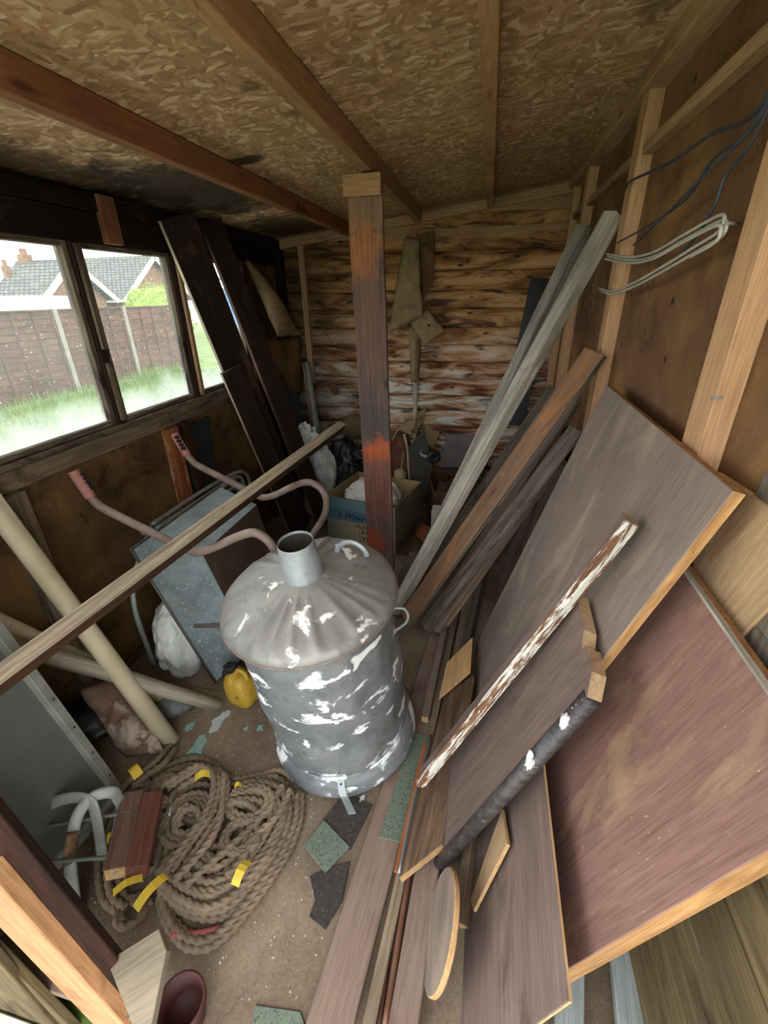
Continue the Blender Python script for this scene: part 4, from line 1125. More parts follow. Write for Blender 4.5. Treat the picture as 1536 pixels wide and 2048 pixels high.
def make_pane():
    m, nt, b = newmat('dusty_grey_glass')
    v = coords(nt, (1, 1, 1), False)
    n = ntex(nt, v, 5, 5, .65)
    nt.links.new(ramp(nt, n, [(.3, hx('#565c58')), (.7, hx('#656b66'))]), b.inputs['Base Color'])
    nt.links.new(ramp(nt, n, [(.3, .2), (.7, .28)]), b.inputs['Roughness'])
    b.inputs['Specular IOR Level'].default_value = .8
    return m
PANEG = make_pane()
SASHW = plain('sash_grey_paint', '#7f8178', .6, c2='#9a9b90', scale=12, c3='#55564e', c3amt=.3)
sash = empty('window_sash', (-1.13, .55, 0), 'loose window sash of dusty grey glass leaning inside the front wall', 'window sash')
s0, s1 = V((-1.096, 0.710, 0.005)), V((-1.130, 0.629, 0.775))
s1 = s0 + (s1 - s0) * 1.04
off = V(-.05, -.40, 0)
board('stile', s0, s1, .03, .035, (1, .2, .1), SASHW, parent=sash)
board('stile', s0 + off, s1 + off, .03, .035, (1, .2, .1), SASHW, parent=sash)
board('rail', s0 + off * .04 + (s1 - s0) * .02, s0 + off * .96 + (s1 - s0) * .02, .035, .034, (1, 0, .1), SASHW, parent=sash)
board('rail', s1 + off * .04 - (s1 - s0) * .02, s1 + off * .96 - (s1 - s0) * .02, .035, .034, (1, 0, .1), SASHW, parent=sash)
sheet('pane', [s0 + off * .03 + V(.002, 0, .02), s1 + off * .03 + V(.002, 0, 0), s1 + off * .97 + V(.002, 0, 0), s0 + off * .97 + V(.002, 0, .02)], .004, PANEG, parent=sash, toward=(1, 0, 0), bev=0)
for k in range(5):
    p = s0 + (s1 - s0) * (.15 + .16 * k)
    mk('nail_head', lumpbm(p + V(.019, .004, 0), (.003, .003, .003), .05, sub=2), SOOT, sash)
LEATHER = plain('crumpled_brown_paper', '#6d503e', .65, c2='#957a66', scale=5, c3='#a08f80', c3amt=.45, c3scale=9)
patch('brown_sheet', [(-1.152, 0.816, 0.030), (-1.022, 0.874, 0.030), (-1.301, 1.009, 0.200), (-1.359, 0.915, 0.220)], LEATHER, 'crumpled brown sheet of card beside the cream pipe', 'card', amp=.035, freq=10, t=.003, bulge=(.02, -.02, .035), seed=2, nx=24, ny=24)
DARKBAG = plain('dark_plastic_bag', '#1d1f20', .4, c2='#35383a', scale=6)
lump('dark_bag', (-1.36, .92, .075), (.10, .14, .07), DARKBAG, 'slumped black plastic bag behind the brown card sheet', 'bag', amp=.2, freq=2.6, sub=4, flatz=.003, seed=6, sharp=True)
lump('grey_bag', (-1.12, 1.06, .04), (.075, .06, .04), plain('grey_bag', '#5c5f5d', .5, c2='#7a7d7a'), 'small grey plastic bag under the round pole', 'bag', amp=.18, freq=2.6, sub=4, flatz=.002, seed=9)

# metal hoops and a wooden clamp in front of the sash
HOOP = plain('pale_hoop_metal', '#8b8f88', .5, .2, c2='#a6aaa2', scale=12, c3='#5f625c', c3amt=.28)
def hoop(name, pts, label, grip=None):
    e = empty(name, (pts[0][0], pts[0][1], 0), label, 'hoop', 'pale metal hoops by the sash')
    tube('band', pts, .0165, HOOP, e, 8, 10, flat=.28)
    if grip: tube('wooden_grip', grip, .021, wood('grip_wood', '#5b4736', '#816850', knots=False) if 'grip_wood' not in bpy.data.materials else bpy.data.materials['grip_wood'], e, 5, 10, flat=.6)
hoop('metal_hoop', [(-1.165, .44, .01), (-1.176, 0.518, 0.140), (-1.141, 0.548, 0.190), (-1.082, 0.567, 0.220), (-1.022, 0.579, 0.220), (-0.998, 0.570, 0.180), (-.99, .53, .02)], 'pale curved metal hoop nearer the door frame')
hoop('metal_hoop', [(-.96, .40, .015), (-1.029, 0.480, 0.090), (-1.032, 0.520, 0.160), (-1.028, 0.556, 0.200), (-1.004, 0.591, 0.220), (-0.976, 0.620, 0.200), (-0.977, 0.628, 0.150), (-.97, .63, .02)], 'pale curved metal hoop with a brown wooden grip', [(-1.030, 0.481, 0.095), (-1.028, 0.497, 0.130), (-1.030, 0.521, 0.165)])
RODG = plain('green_grey_rod', '#5a6258', .5, .3, c2='#747c70')
CLW = wood('clamp_wood', '#5f463a', '#846757', rough=.75, knots=False, speck='#cfc5b5', speck_amt=.72)
cl = empty('wooden_clamp', (-.87, .58, .06), 'wooden clamp block with two thin rods lying on the rope', 'clamp')
board('jaw', (-0.966, 0.665, 0.115), (-0.866, 0.474, 0.115), .058, .05, (.2, 0, 1), CLW, parent=cl, end=PLYRAW)
board('jaw', (-0.908, 0.678, 0.113), (-0.814, 0.489, 0.113), .056, .05, (.25, 0, 1), wood('clamp_wood_red', '#5a3226', '#7d5142', rough=.75, knots=False), parent=cl)
tube('rod', [(-1.204, 0.480, 0.160), (-1.058, 0.550, 0.150), (-0.927, 0.612, 0.135)], .0055, RODG, cl, 4, 8)
tube('rod', [(-1.093, 0.445, 0.130), (-0.970, 0.483, 0.125), (-0.867, 0.512, 0.125)], .0055, RODG, cl, 4, 8)
patch('steel_plate', [(-1.011, 0.652, 0.125), (-0.967, 0.652, 0.135), (-0.861, 0.469, 0.135), (-0.895, 0.469, 0.120)], HOOP, parent=cl, amp=.006, freq=14, t=.003, nx=6, ny=12, ragged=.05)
tube('bolt', [(-0.850, 0.683, 0.090), (-0.835, 0.646, 0.090)], .003, GALV, cl, 1, 6)

# ------------------------------------------------------------------ rope heap
ROPE = plain('hemp_rope', '#6d5d4d', .9, c2='#8a7963', scale=14, c3='#5d4b3a', c3amt=.36, c3scale=40, bstr=.5, bscale=220)
YTAPE = plain('yellow_tape', '#cba92f', .5, c2='#dcbd45', scale=9, bstr=.05)
REDR = plain('faded_red_plastic', '#8f4547', .6, c2='#a85a58', scale=9)
rp = empty('rope', (-.76, .65, 0), 'heap of tangled thick hemp rope bound with yellow tape on the floor', 'rope')
rbm = bmesh.new()
def strand(pts, z=.012, r=.0098, jit=0.0, seed=0):
    P_ = []
    for i, p in enumerate(pts):
        q = V(p)
        if jit:
            q += V(noise.noise(V(i * .7, seed, 1)), noise.noise(V(i * .7, seed, 5)), 0) * jit
        q.z = max(.0105, q.z + z)
        P_.append(q)
    sp = smooth_path(P_, 5)
    # even steps so that the lay of the rope is regular
    out = [sp[0]]
    for a, b in zip(sp, sp[1:]):
        n = max(1, int((b - a).length / .004))
        for k in range(1, n + 1): out.append(a.lerp(b, k / n))
    tubebm(out, r, 12, rbm, lobes=3, twist=260.0, amp=.26)
OUT = [(-1.041, 0.773, 0.000), (-1.095, 0.713, 0.000), (-1.064, 0.608, 0.000), (-1.002, 0.523, 0.000), (-0.925, 0.453, 0.000), (-0.856, 0.433, 0.000)]
TOP = [(-1.030, 0.779, 0.000), (-0.985, 0.840, 0.000), (-0.910, 0.879, 0.000), (-0.835, 0.871, 0.000), (-0.750, 0.833, 0.000), (-0.665, 0.861, 0.000), (-0.596, 0.895, 0.000), (-0.530, 0.872, 0.000)]
CROSS = [(-0.934, 0.729, 0.000), (-0.894, 0.780, 0.000), (-0.854, 0.822, 0.000), (-0.792, 0.806, 0.000), (-0.754, 0.750, 0.000), (-0.741, 0.682, 0.000), (-0.749, 0.623, 0.000), (-0.759, 0.563, 0.000), (-0.764, 0.516, 0.000)]
BOT = [(-0.773, 0.484, 0.000), (-0.715, 0.441, -0.000), (-0.650, 0.413, -0.000), (-0.593, 0.413, 0.000), (-0.548, 0.444, 0.000), (-0.519, 0.498, 0.000), (-0.489, 0.573, 0.000), (-0.462, 0.668, 0.000), (-0.462, 0.762, 0.000), (-0.489, 0.834, 0.000)]
ARC = [(-0.769, 0.515, 0.000), (-0.695, 0.501, 0.000), (-0.615, 0.508, 0.000), (-0.550, 0.542, -0.000), (-0.513, 0.605, 0.000), (-0.497, 0.682, 0.000), (-0.498, 0.763, 0.000), (-0.556, 0.807, 0.000), (-0.637, 0.807, 0.000), (-0.704, 0.777, 0.000)]
ARC2 = [(-0.778, 0.495, 0.000), (-0.688, 0.468, 0.000), (-0.599, 0.470, 0.000), (-0.539, 0.508, -0.000), (-0.504, 0.582, 0.000), (-0.482, 0.678, 0.000), (-0.486, 0.773, 0.000), (-0.542, 0.835, 0.000), (-0.635, 0.839, 0.000), (-0.704, 0.811, 0.000)]
cen = V((-0.718, 0.650, 0.000))
def mov(pts, s=1.0, dx=0, dy=0): return [cen + (V(p) - cen) * s + V(dx, dy, 0) for p in pts]
strand(OUT, .012); strand(mov(OUT, .95, .012), .022, seed=2); strand(mov(OUT, .90, .02, .005), .012, seed=3)
strand(TOP, .012); strand(mov(TOP, .93, 0, -.012), .018); strand(mov(TOP, .88, -.02, -.01), .012)
strand(BOT, .012); strand(mov(BOT, .95), .02); strand(mov(BOT, .96, -.004, .012), .012)
for k in range(7):
    strand(mov(ARC2, 1.0 - .045 * k, random.uniform(-.004, .004)), .018 + .012 * (k % 3), jit=.010, seed=k)
for k in range(6):
    strand(mov(ARC, .98 - .075 * k, random.uniform(-.008, .008), random.uniform(-.006, .006)), .03 + .012 * (k % 2), jit=.014, seed=20 + k)
def coil(c, r0, turns, sq=.8, z=.03, rot=0.0, seed=0):
    c = V(c); pts = []
    n = int(turns * 9)
    for i in range(n):
        a = rot + 6.283 * i / 9
        r = r0 * (1 - .42 * i / n) * (1 + .12 * noise.noise(V(i * .5, seed, 2)))
        pts.append(c + V(math.cos(a) * r, math.sin(a) * r * sq, .010 * math.sin(i * .7 + seed)))
    strand(pts, z)
coil((-0.797, 0.670, 0.000), .085, 2.4, .95, .042, .4, 1)
coil((-0.790, 0.665, 0.000), .045, 1.5, .9, .055, 2.0, 2)
coil((-0.608, 0.659, 0.000), .065, 2.0, .85, .045, 1.0, 3)
coil((-0.631, 0.759, 0.000), .085, 2.0, .7, .045, 3.0, 4)
coil((-0.920, 0.749, 0.000), .06, 2.0, .8, .03, 0.5, 5)
coil((-0.645, 0.584, 0.000), .10, 1.8, .6, .03, 4.0, 6)
coil((-0.809, 0.738, 0.000), .09, 1.6, .8, .022, 2.5, 7)
coil((-0.892, 0.600, 0.000), .09, 1.5, 1.2, .012, 1.5, 8)
coil((-0.816, 0.441, 0.000), .045, 1.8, .9, .02, .5, 9)
coil((-0.703, 0.625, 0.000), .17, 2.4, .85, .012, 0, 10)
coil((-0.561, 0.742, 0.000), .07, 1.6, .9, .014, .8, 11)
coil((-0.716, 0.544, 0.000), .09, 1.8, .7, .03, .2, 12)
strand(CROSS, .068); strand(mov(CROSS, .97, .012, .01), .058); strand(mov(CROSS, .93, .035, .02), .05)
strand([(-1.025, 0.896, 0.000), (-1.018, 0.824, 0.020), (-1.032, 0.768, 0.030), (-1.062, 0.733, 0.020), (-1.077, 0.680, 0.000)], .03); strand([(-0.996, 0.885, 0.000), (-0.988, 0.811, 0.020), (-1.012, 0.758, 0.030), (-1.037, 0.721, 0.020)], .03)
strand([(-0.755, 0.818, 0.000), (-0.720, 0.749, 0.000), (-0.691, 0.685, 0.000), (-0.688, 0.628, 0.000), (-0.706, 0.565, 0.000), (-0.733, 0.510, 0.000)], .06)
strand([(-0.515, 0.815, 0.000), (-0.524, 0.734, 0.000), (-0.560, 0.669, 0.000), (-0.573, 0.599, 0.000), (-0.594, 0.551, -0.000)], .055)
strand([(-0.547, 0.826, 0.000), (-0.570, 0.725, 0.000), (-0.613, 0.644, 0.000), (-0.656, 0.576, 0.000), (-0.695, 0.512, 0.000)], .05)
mk('cord', rbm, ROPE, rp, smooth=True)
def tape(c, d, w, l, z=.05, lift=.014):
    """band of tape bent over the strands below it"""
    c = V(c); dd = V(d); dd.z = 0; dd.normalize(); sd = V(-dd.y, dd.x, 0)
    bm = bmesh.new(); rows = []
    for i in range(9):
        u = i / 8 - .5
        p = c + dd * l * u + V(0, 0, z + lift * (1 - (2 * u) ** 2) + .003 * noise.noise(V(i, c.x * 9, 0)))
        rows.append([bm.verts.new(p - sd * w / 2), bm.verts.new(p + sd * w / 2 + V(0, 0, .002))])
    for i in range(8): bm.faces.new((rows[i][0], rows[i][1], rows[i + 1][1], rows[i + 1][0]))
    bmesh.ops.recalc_face_normals(bm, faces=bm.faces[:])
    bmesh.ops.solidify(bm, geom=bm.faces[:], thickness=.0015)
    mk('tape', bm, YTAPE, rp)
tape((-1.021, 0.736, 0.050), (1, -.5, 0), .03, .055, .06)
tape((-0.780, 0.753, 0.060), (.8, .5, 0), .022, .045, .075)
tape((-0.664, 0.760, 0.050), (1, .6, 0), .012, .022, .06)
tape((-0.536, 0.546, 0.050), (.1, 1, 0), .024, .06, .06)
tape((-0.748, 0.459, 0.050), (.35, 1, 0), .024, .085, .06)
tape((-0.824, 0.463, 0.050), (1, .9, 0), .018, .07, .05)
tape((-0.979, 0.566, 0.030), (.1, 1, 0), .012, .03, .04)
lump('red_float', (-0.697, 0.633, 0.040), (.014, .02, .02), REDR, parent=rp, amp=.1, sub=3)
tube('red_cord', [(-0.683, 0.423, 0.014), (-0.642, 0.427, 0.016), (-0.606, 0.439, 0.014), (-0.566, 0.456, 0.014)], .011, REDR, rp, 6, 9)

# ------------------------------------------------------------------ small things on the floor
TEAL = plain('teal_paint_flake', '#7e9d97', .7, c2='#97b3ac', scale=20)
PALEF = plain('pale_paint_flake', '#a7b0b3', .7, c2='#c2c8c9', scale=20)
def flake(cx, cy, r, mat, label, seed):
    rr = random.Random(seed)
    n = 11
    bm = bmesh.new()
    ring = []
    for i in range(n):
        a = 6.283 * i / n
        q = r * (.5 + .75 * rr.random())
        ring.append((q * math.cos(a) * .8, q * math.sin(a) * 1.2))
    top = [bm.verts.new((x, y, .004 + .003 * rr.random())) for x, y in ring]
    bot = [bm.verts.new((x, y, .001)) for x, y in ring]
    bm.faces.new(top); bm.faces.new(bot[::-1])
    for i in range(n): bm.faces.new((top[i], top[(i + 1) % n], bot[(i + 1) % n], bot[i]))
    mk('paint_flake', bm, mat, None, Matrix.Translation((cx, cy, .0)), label, 'paint flake', 'paint flakes on the floor')
for i, (p, r, m, lb) in enumerate((((-0.939, 0.930, 0.000), .04, TEAL, 'largest teal paint flake on the floor above the rope'),
        ((-1.015, 1.000, 0.000), .022, TEAL, 'teal paint flake near the foot of the cream pipe'),
        ((-0.924, 1.025, 0.000), .028, PALEF, 'pale paint flake left of the jerrycan'),
        ((-0.913, 1.074, 0.000), .024, PALEF, 'pale paint flake touching the yellow jerrycan'),
        ((-0.746, 1.045, 0.000), .016, TEAL, 'small teal flake between jerrycan and bin'),
        ((-0.799, 1.032, 0.000), .010, TEAL, 'tiny teal flake below the jerrycan'),
        ((-0.548, 0.842, 0.000), .014, plain('blue_scrap', '#5b78a0', .6), 'small blue scrap by the bin foot'),
        ((-0.486, 0.637, 0.000), .011, PALEF, 'white flake at the right edge of the rope'),
        ((-0.289, 0.862, 0.000), .012, PALEF, 'white flake beside the bin strap'))):
    flake(p[0], p[1], r, m, lb, i + 3)
bm = bmesh.new()
rr = random.Random(5)
for i in range(900):
    x, y = rr.uniform(-1.1, -.3), rr.uniform(.35, 1.25)
    s = .001 + .0025 * rr.random() ** 2
    a = rr.random() * 6
    v = [bm.verts.new((x + s * math.cos(a + k * 1.7), y + s * math.sin(a + k * 1.7), .0012 + .001 * (k == 1))) for k in range(4)]
    bm.faces.new(v)
mk('debris', bm, PALEF, None, None, 'pale crumbs and sawdust scattered on the floor', 'debris', None, 'stuff')
sheet('pale_offcut', [(-0.732, 0.309, 0.160), (-0.635, 0.372, 0.200), (-0.595, 0.341, 0.200), (-0.565, 0.237, 0.160), (-0.600, 0.232, 0.150)], .018, wood('pale_grey_timber', '#7d705e', '#968973', knots=False, contrast=(.1, .9)), 'pale pointed timber offcut beside the door frame', cat='timber offcut', toward=(0, 0, 1))
bm = lathebm([(.034, 0), (.036, .002), (.046, .075), (.052, .076), (.053, .095), (.048, .096), (.042, .03), (.0, .03)], 36)
mk('plant_pot', bm, plain('dark_red_pot', '#3d1c1a', .6, c2='#552a26'), None, Matrix.Translation((-.555, .30, 0)), 'small dark red plant pot at the bottom edge of the view', 'plant pot', smooth=True)

# ------------------------------------------------------------------ dark planks by the window
DPE = LATH
board('scaffold_plank', (-1.395, 2.100, 1.836), (-1.20, 2.60, .015), .17, .03, (.85, -.5, .1), DARKPLANK, 'wide dark plank with a pale edge leaning on the window wall', edge=LATH, wob=.003, cuts=6)
board('scaffold_plank', (-1.410, 2.404, 1.859), (-1.06, 2.72, .015), .12, .03, (.85, -.5, .1), DARKPLANK, 'dark plank leaning behind the pale-edged one', edge=LATHDARK, wob=.003, cuts=6)
board('scaffold_plank', (-1.294, 2.180, 1.174), (-1.16, 2.50, .015), .13, .025, (.85, -.5, .1), DARKPLANK, 'shorter dark plank with pale edge resting on the wide one', edge=LATH)
BUB = None
def make_bubble():
    m, nt, b = newmat('bubble_wrap')
    v = coords(nt, (1, 1, 1), False)
    c = ramp(nt, ntex(nt, v, 9, 4, .6), [(.35, hx('#8f9290')), (.65, hx('#c9cbc7'))])
    nt.links.new(c, b.inputs['Base Color']); b.inputs['Roughness'].default_value = .3
    b.inputs['Alpha'].default_value = .92
    vo = N(nt, 'TexVoronoi', Scale=60.0); nt.links.new(v, vo.inputs['Vector'])
    bump(nt, b, math_(nt, 'ADD', math_(nt, 'MULTIPLY', vo.outputs['Distance'], -.6), ntex(nt, v, 12, 4, .7, 1.0)), .9, .012)
    return m
BUB = make_bubble()
bw = empty('bubble_wrap_roll', (-1.12, 2.88, 0), 'crumpled roll of clear bubble wrap behind the dark planks', 'bubble wrap')
lump('roll', (-1.19, 2.86, .48), (.115, .08, .22), BUB, parent=bw, amp=.22, freq=2.6, sub=5, seed=11, sharp=True)
lump('tail', (-1.08, 2.84, .38), (.085, .06, .18), BUB, parent=bw, amp=.22, freq=2.8, sub=5, seed=15, sharp=True)
lump('foot', (-1.13, 2.86, .13), (.13, .08, .16), BUB, parent=bw, amp=.22, freq=2.8, sub=5, seed=19, flatz=.005, sharp=True)
BLUEBAG = plain('blue_black_plastic', '#1c232c', .3, c2='#3a4754', scale=5, c3='#8fa0ad', c3amt=.22, c3scale=5)
bb = patch('plastic_sheet', [(-1.39, 2.98, .02), (-1.24, 3.05, .02), (-1.400, 3.221, 0.971), (-1.440, 2.860, 1.014)], BLUEBAG, 'blue-black plastic sheet draped in the far window corner', 'plastic sheet', amp=.03, freq=7, t=.003, bulge=(.05, -.05, 0), nx=18, ny=28, seed=5)
GREYPL = plain('grey_plastic', '#6d6d66', .4, c2='#87877f', scale=5, c3='#55554f', c3amt=.3)
tube('grey_tube', [(-1.314, 3.280, 1.065), (-1.19, 3.10, .30), (-1.17, 3.06, .015)], lambda u: .022 + .035 * u, GREYPL, None, 8, 18, 'tapered grey plastic tube standing in the far corner', 'tube')
board('thin_lath', (-1.345, 3.315, 1.05), (-1.27, 3.22, .02), .03, .018, (.3, -1, 0), PINE_OLD, 'thin brown lath standing beside the grey tube', cat='lath')
lump('black_bag', (-1.0, 3.12, .25), (.16, .14, .27), DARKBAG, 'black rubbish bag heaped against the far wall', 'bag', amp=.2, freq=2.4, sub=5, flatz=.004, seed=21, sharp=True)
lump('hessian_bundle', (-.93, 3.22, .60), (.13, .08, .10), plain('hessian_cloth', '#54452f', .9, c2='#76634a', scale=9), 'brown hessian bundle lying on the black bag', 'cloth', amp=.15, freq=2.4, sub=4, seed=25)
lump('shoe_bag', (-.83, 3.04, .45), (.10, .08, .05), DARKBAG, 'small knotted black bag behind the cardboard box', 'bag', amp=.3, freq=2.6, sub=4, seed=27, sharp=True)
tube('root_stick', [(-0.863, 2.980, 0.382), (-0.985, 3.050, 0.369), (-0.956, 3.100, 0.434), (-0.867, 3.100, 0.485)], .006, BLK, None, 8, 8, 'bent black cable end behind the cardboard box', 'cable')

# torn lining hanging from the walls
def curl(ax, k):
    ax = V(ax)
    return lambda u, v: ax * (k * (v * v) + .03 * math.sin(u * 5) * v)
pl = empty('torn_lining', (-1.470, 2.921, 1.688), 'torn brown lining peeling off the window wall corner', 'lining')
patch('flap', [(-1.475, 2.84, 1.70), (-1.475, 2.90, 1.70), (-1.34, 3.30, 1.25), (-1.36, 2.93, 1.27)], PAPER, parent=pl, amp=.012, freq=6, t=.003, bulge=(.07, -.02, .0), ragged=.05, nx=14, ny=18, seed=3)
patch('flap', [(-1.47, 2.93, 1.26), (-1.35, 3.29, 1.24), (-1.36, 3.27, .85), (-1.46, 3.05, .80)], LINING_L, parent=pl, amp=.02, freq=6, t=.003, bulge=(.05, -.05, 0), ragged=.06, nx=14, ny=14, seed=8)
hp = empty('hanging_paper', (-0.544, 3.340, 1.825), 'torn brown lining paper hanging on the far wall', 'lining')
patch('flap', [(-0.572, 3.345, 1.854), (-0.486, 3.345, 1.823), (-0.444, 3.270, 1.372), (-0.684, 3.250, 1.261)], PAPER, parent=hp, amp=.010, freq=7, t=.002, bulge=(0, -.04, 0), ragged=.06, nx=14, ny=18, seed=13)
patch('flap', [(-0.552, 3.300, 1.347), (-0.416, 3.310, 1.414), (-0.289, 3.290, 1.276), (-0.421, 3.260, 1.182)], PAPER, parent=hp, amp=.012, freq=8, t=.002, bulge=(0, -.03, 0), ragged=.07, nx=12, ny=12, seed=14)
patch('strip', [(-0.541, 3.300, 1.299), (-0.458, 3.310, 1.282), (-0.466, 3.310, 0.926), (-0.523, 3.300, 0.926)], PAPER, parent=hp, amp=.02, freq=10, t=.002, bulge=(0, -.04, 0), ragged=.12, nx=8, ny=16, seed=17)
patch('strip', [(-0.487, 3.350, 1.851), (-0.384, 3.355, 1.870), (-0.381, 3.350, 1.590), (-0.452, 3.340, 1.470)], LINING_L, parent=hp, amp=.008, freq=8, t=.002, ragged=.06, nx=8, ny=12, seed=18)
for i, (pp, lb) in enumerate(((( (-0.588, 3.200, 0.634), (-0.471, 3.220, 0.689), (-0.444, 3.200, 0.583), (-0.561, 3.180, 0.557)), 'curled scrap of lining by the pale batten'),
        (((-0.474, 3.240, 0.703), (-0.404, 3.260, 0.767), (-0.411, 3.220, 0.654), (-0.452, 3.200, 0.609)), 'folded scrap of lining against the far wall'),
        (((-0.421, 3.360, 0.598), (-0.303, 3.360, 0.544), (-0.341, 3.320, 0.422), (-0.413, 3.320, 0.471)), 'curled scrap of lining above the castor wheel'),
        (((-1.189, 3.360, 0.885), (-1.135, 3.360, 0.905), (-1.088, 3.350, 0.831), (-1.136, 3.340, 0.805)), 'small dark leaf-like scrap stuck to the far wall'))):
    patch('lining_scrap', pp, PAPER if i < 3 else LINING_L, lb, 'lining scrap', None, 'scraps of torn lining', amp=.02, freq=12, t=.002, ragged=.1, nx=8, ny=8, seed=30 + i)

# ------------------------------------------------------------------ cardboard box with cloth
FLb, FRb, BRb = V(-.955, 2.50, 0), V(-.47, 2.38, 0), V(-.368, 2.825, 0)
BLb = FLb + (BRb - FRb)
BH = .345
def make_card(name, printed):
    m, nt, b = newmat(name)
    tc = nt.nodes.new('ShaderNodeTexCoord')
    sep = nt.nodes.new('ShaderNodeSeparateXYZ'); nt.links.new(tc.outputs['Object'], sep.inputs[0])
    tan = ramp(nt, ntex(nt, tc.outputs['Object'], 9, 4, .6), [(.3, hx('#8f7653')), (.7, hx('#b1966c'))])
    c = tan
    if printed:
        h = math_(nt, 'ADD', math_(nt, 'DIVIDE', sep.outputs['Y'], BH), .5)
        r = nt.nodes.new('ShaderNodeValToRGB')
        r.color_ramp.interpolation = 'CONSTANT'
        el = r.color_ramp.elements
        while len(el) < 4: el.new(.5)
        for e, (p, cc) in zip(el, ((0, '#b3a280'), (.53, '#2f7590'), (.76, '#5f8a9a'), (.97, '#4a5f66'))):
            e.position = p; e.color = hx(cc)
        nt.links.new(h, r.inputs[0])
        st = ramp(nt, ntex(nt, tc.outputs['Object'], 5, 4, .6, .5), [(.46, 0.0), (.62, .75)])
        c = mixc(nt, .8, tan, r.outputs[0])
        lf = nt.nodes.new('ShaderNodeMapRange'); nt.links.new(sep.outputs['X'], lf.inputs[0])
        lf.inputs[1].default_value = -.22; lf.inputs[2].default_value = .02; lf.inputs[3].default_value = .75; lf.inputs[4].default_value = 0
        c = mixc(nt, lf.outputs[0], c, hx('#2c4b50'))
    nt.links.new(c, b.inputs['Base Color']); b.inputs['Roughness'].default_value = .85
    return m
CARDP, CARD = make_card('printed_cardboard', True), make_card('plain_cardboard', False)
CARDG = plain('grey_cardboard', '#5d5545', .85, c2='#7d735e', scale=5)
box = empty('cardboard_box', (FLb + BRb) / 2, 'open microwave cardboard box with blue band, white cloth inside', 'cardboard box')
UPZ = V(0, 0, BH)
zz = V(0, 0, .004)
sheet('front_wall', [FLb + zz, FRb + zz, FRb + UPZ, FLb + UPZ], .005, CARDP, parent=box, toward=(0, -1, 0), bev=0, edge=CARD)
sheet('side_wall', [FRb + zz, BRb + zz, BRb + UPZ, FRb + UPZ], .005, CARDG, parent=box, toward=(1, 0, 0), bev=0, edge=CARD)
sheet('back_wall', [BLb + zz, BRb + zz, BRb + UPZ, BLb + UPZ], .005, CARD, parent=box, toward=(0, 1, 0), bev=0)
sheet('side_wall', [FLb + zz, BLb + zz, BLb + UPZ, FLb + UPZ], .005, CARD, parent=box, toward=(-1, 0, 0), bev=0)
sheet('bottom', [FLb + zz, FRb + zz, BRb + zz, BLb + zz], .003, CARD, parent=box, toward=(0, 0, 1), bev=0)
INK = plain('black_ink', '#14181a', .8, bstr=0)
INKW = plain('pale_ink', '#9fc0cc', .8, bstr=0)
fx = (FRb - FLb).normalized(); fn = fx.cross(V(0, 0, 1)).normalized()
def onfront(u, h): return FLb + fx * u + V(0, 0, h) + fn * .0012
def text(body, u, h, size, mat, shear=0.0):
    cu = bpy.data.curves.new('lettering', 'FONT')
    cu.body = body; cu.size = size; cu.shear = shear; cu.extrude = .0002
    cu.materials.append(mat)
    tmp = bpy.data.objects.new('lettering_curve', cu); COL.objects.link(tmp)
    me = bpy.data.meshes.new_from_object(tmp.evaluated_get(bpy.context.evaluated_depsgraph_get()))
    bpy.data.objects.remove(tmp)
    o = bpy.data.objects.new('lettering', me); COL.objects.link(o)
    o.parent = box
    p = onfront(u, h)
    M = Matrix(((fx.x, 0, fn.x, p.x), (fx.y, 0, fn.y, p.y), (fx.z, 1, fn.z, p.z), (0, 0, 0, 1)))
    o.matrix_parent_inverse = world_of(box).inverted(); o.matrix_basis = M
    return o
text('h Wave', .085, .205, .062, INK, .35)
text('MICROWAVE', .215, .152, .034, INK)
text('W', .285, .186, .018, INKW)
bm = bmesh.new()
def rect(bm, u0, h0, u1, h1):
    bm.faces.new([bm.verts.new(onfront(a, b)) for a, b in ((u0, h0), (u1, h0), (u1, h1), (u0, h1))])
for (u0, h0, u1, h1) in ((.245, .145, .40, .148), (.245, .055, .40, .058), (.245, .055, .248, .148), (.397, .055, .40, .148)): rect(bm, u0, h0, u1, h1)
for (u, h, s) in ((.262, .112, 1), (.290, .112, 1), (.318, .112, 1), (.262, .068, -1), (.290, .068, -1), (.318, .068, -1)):
    bm.faces.new([bm.verts.new(onfront(u + a * .02, h + b * .026)) for a, b in (((0, 0), (.3, 0), (1.1, .9), (.5, .95)) if s > 0 else ((.5, 0), (1.1, .1), (.3, 1), (0, .95)))])
mk('printed_symbol', bm, INK, box)
lump('white_cloth', (-.665, 2.62, .30), (.18, .15, .13), plain('white_cloth', '#cfccc4', .8, c2='#dedbd4', scale=6, bstr=.6, bscale=14), 'bundled white cloth inside the cardboard box', 'cloth', amp=.17, freq=2.6, sub=5, seed=33, sharp=True)
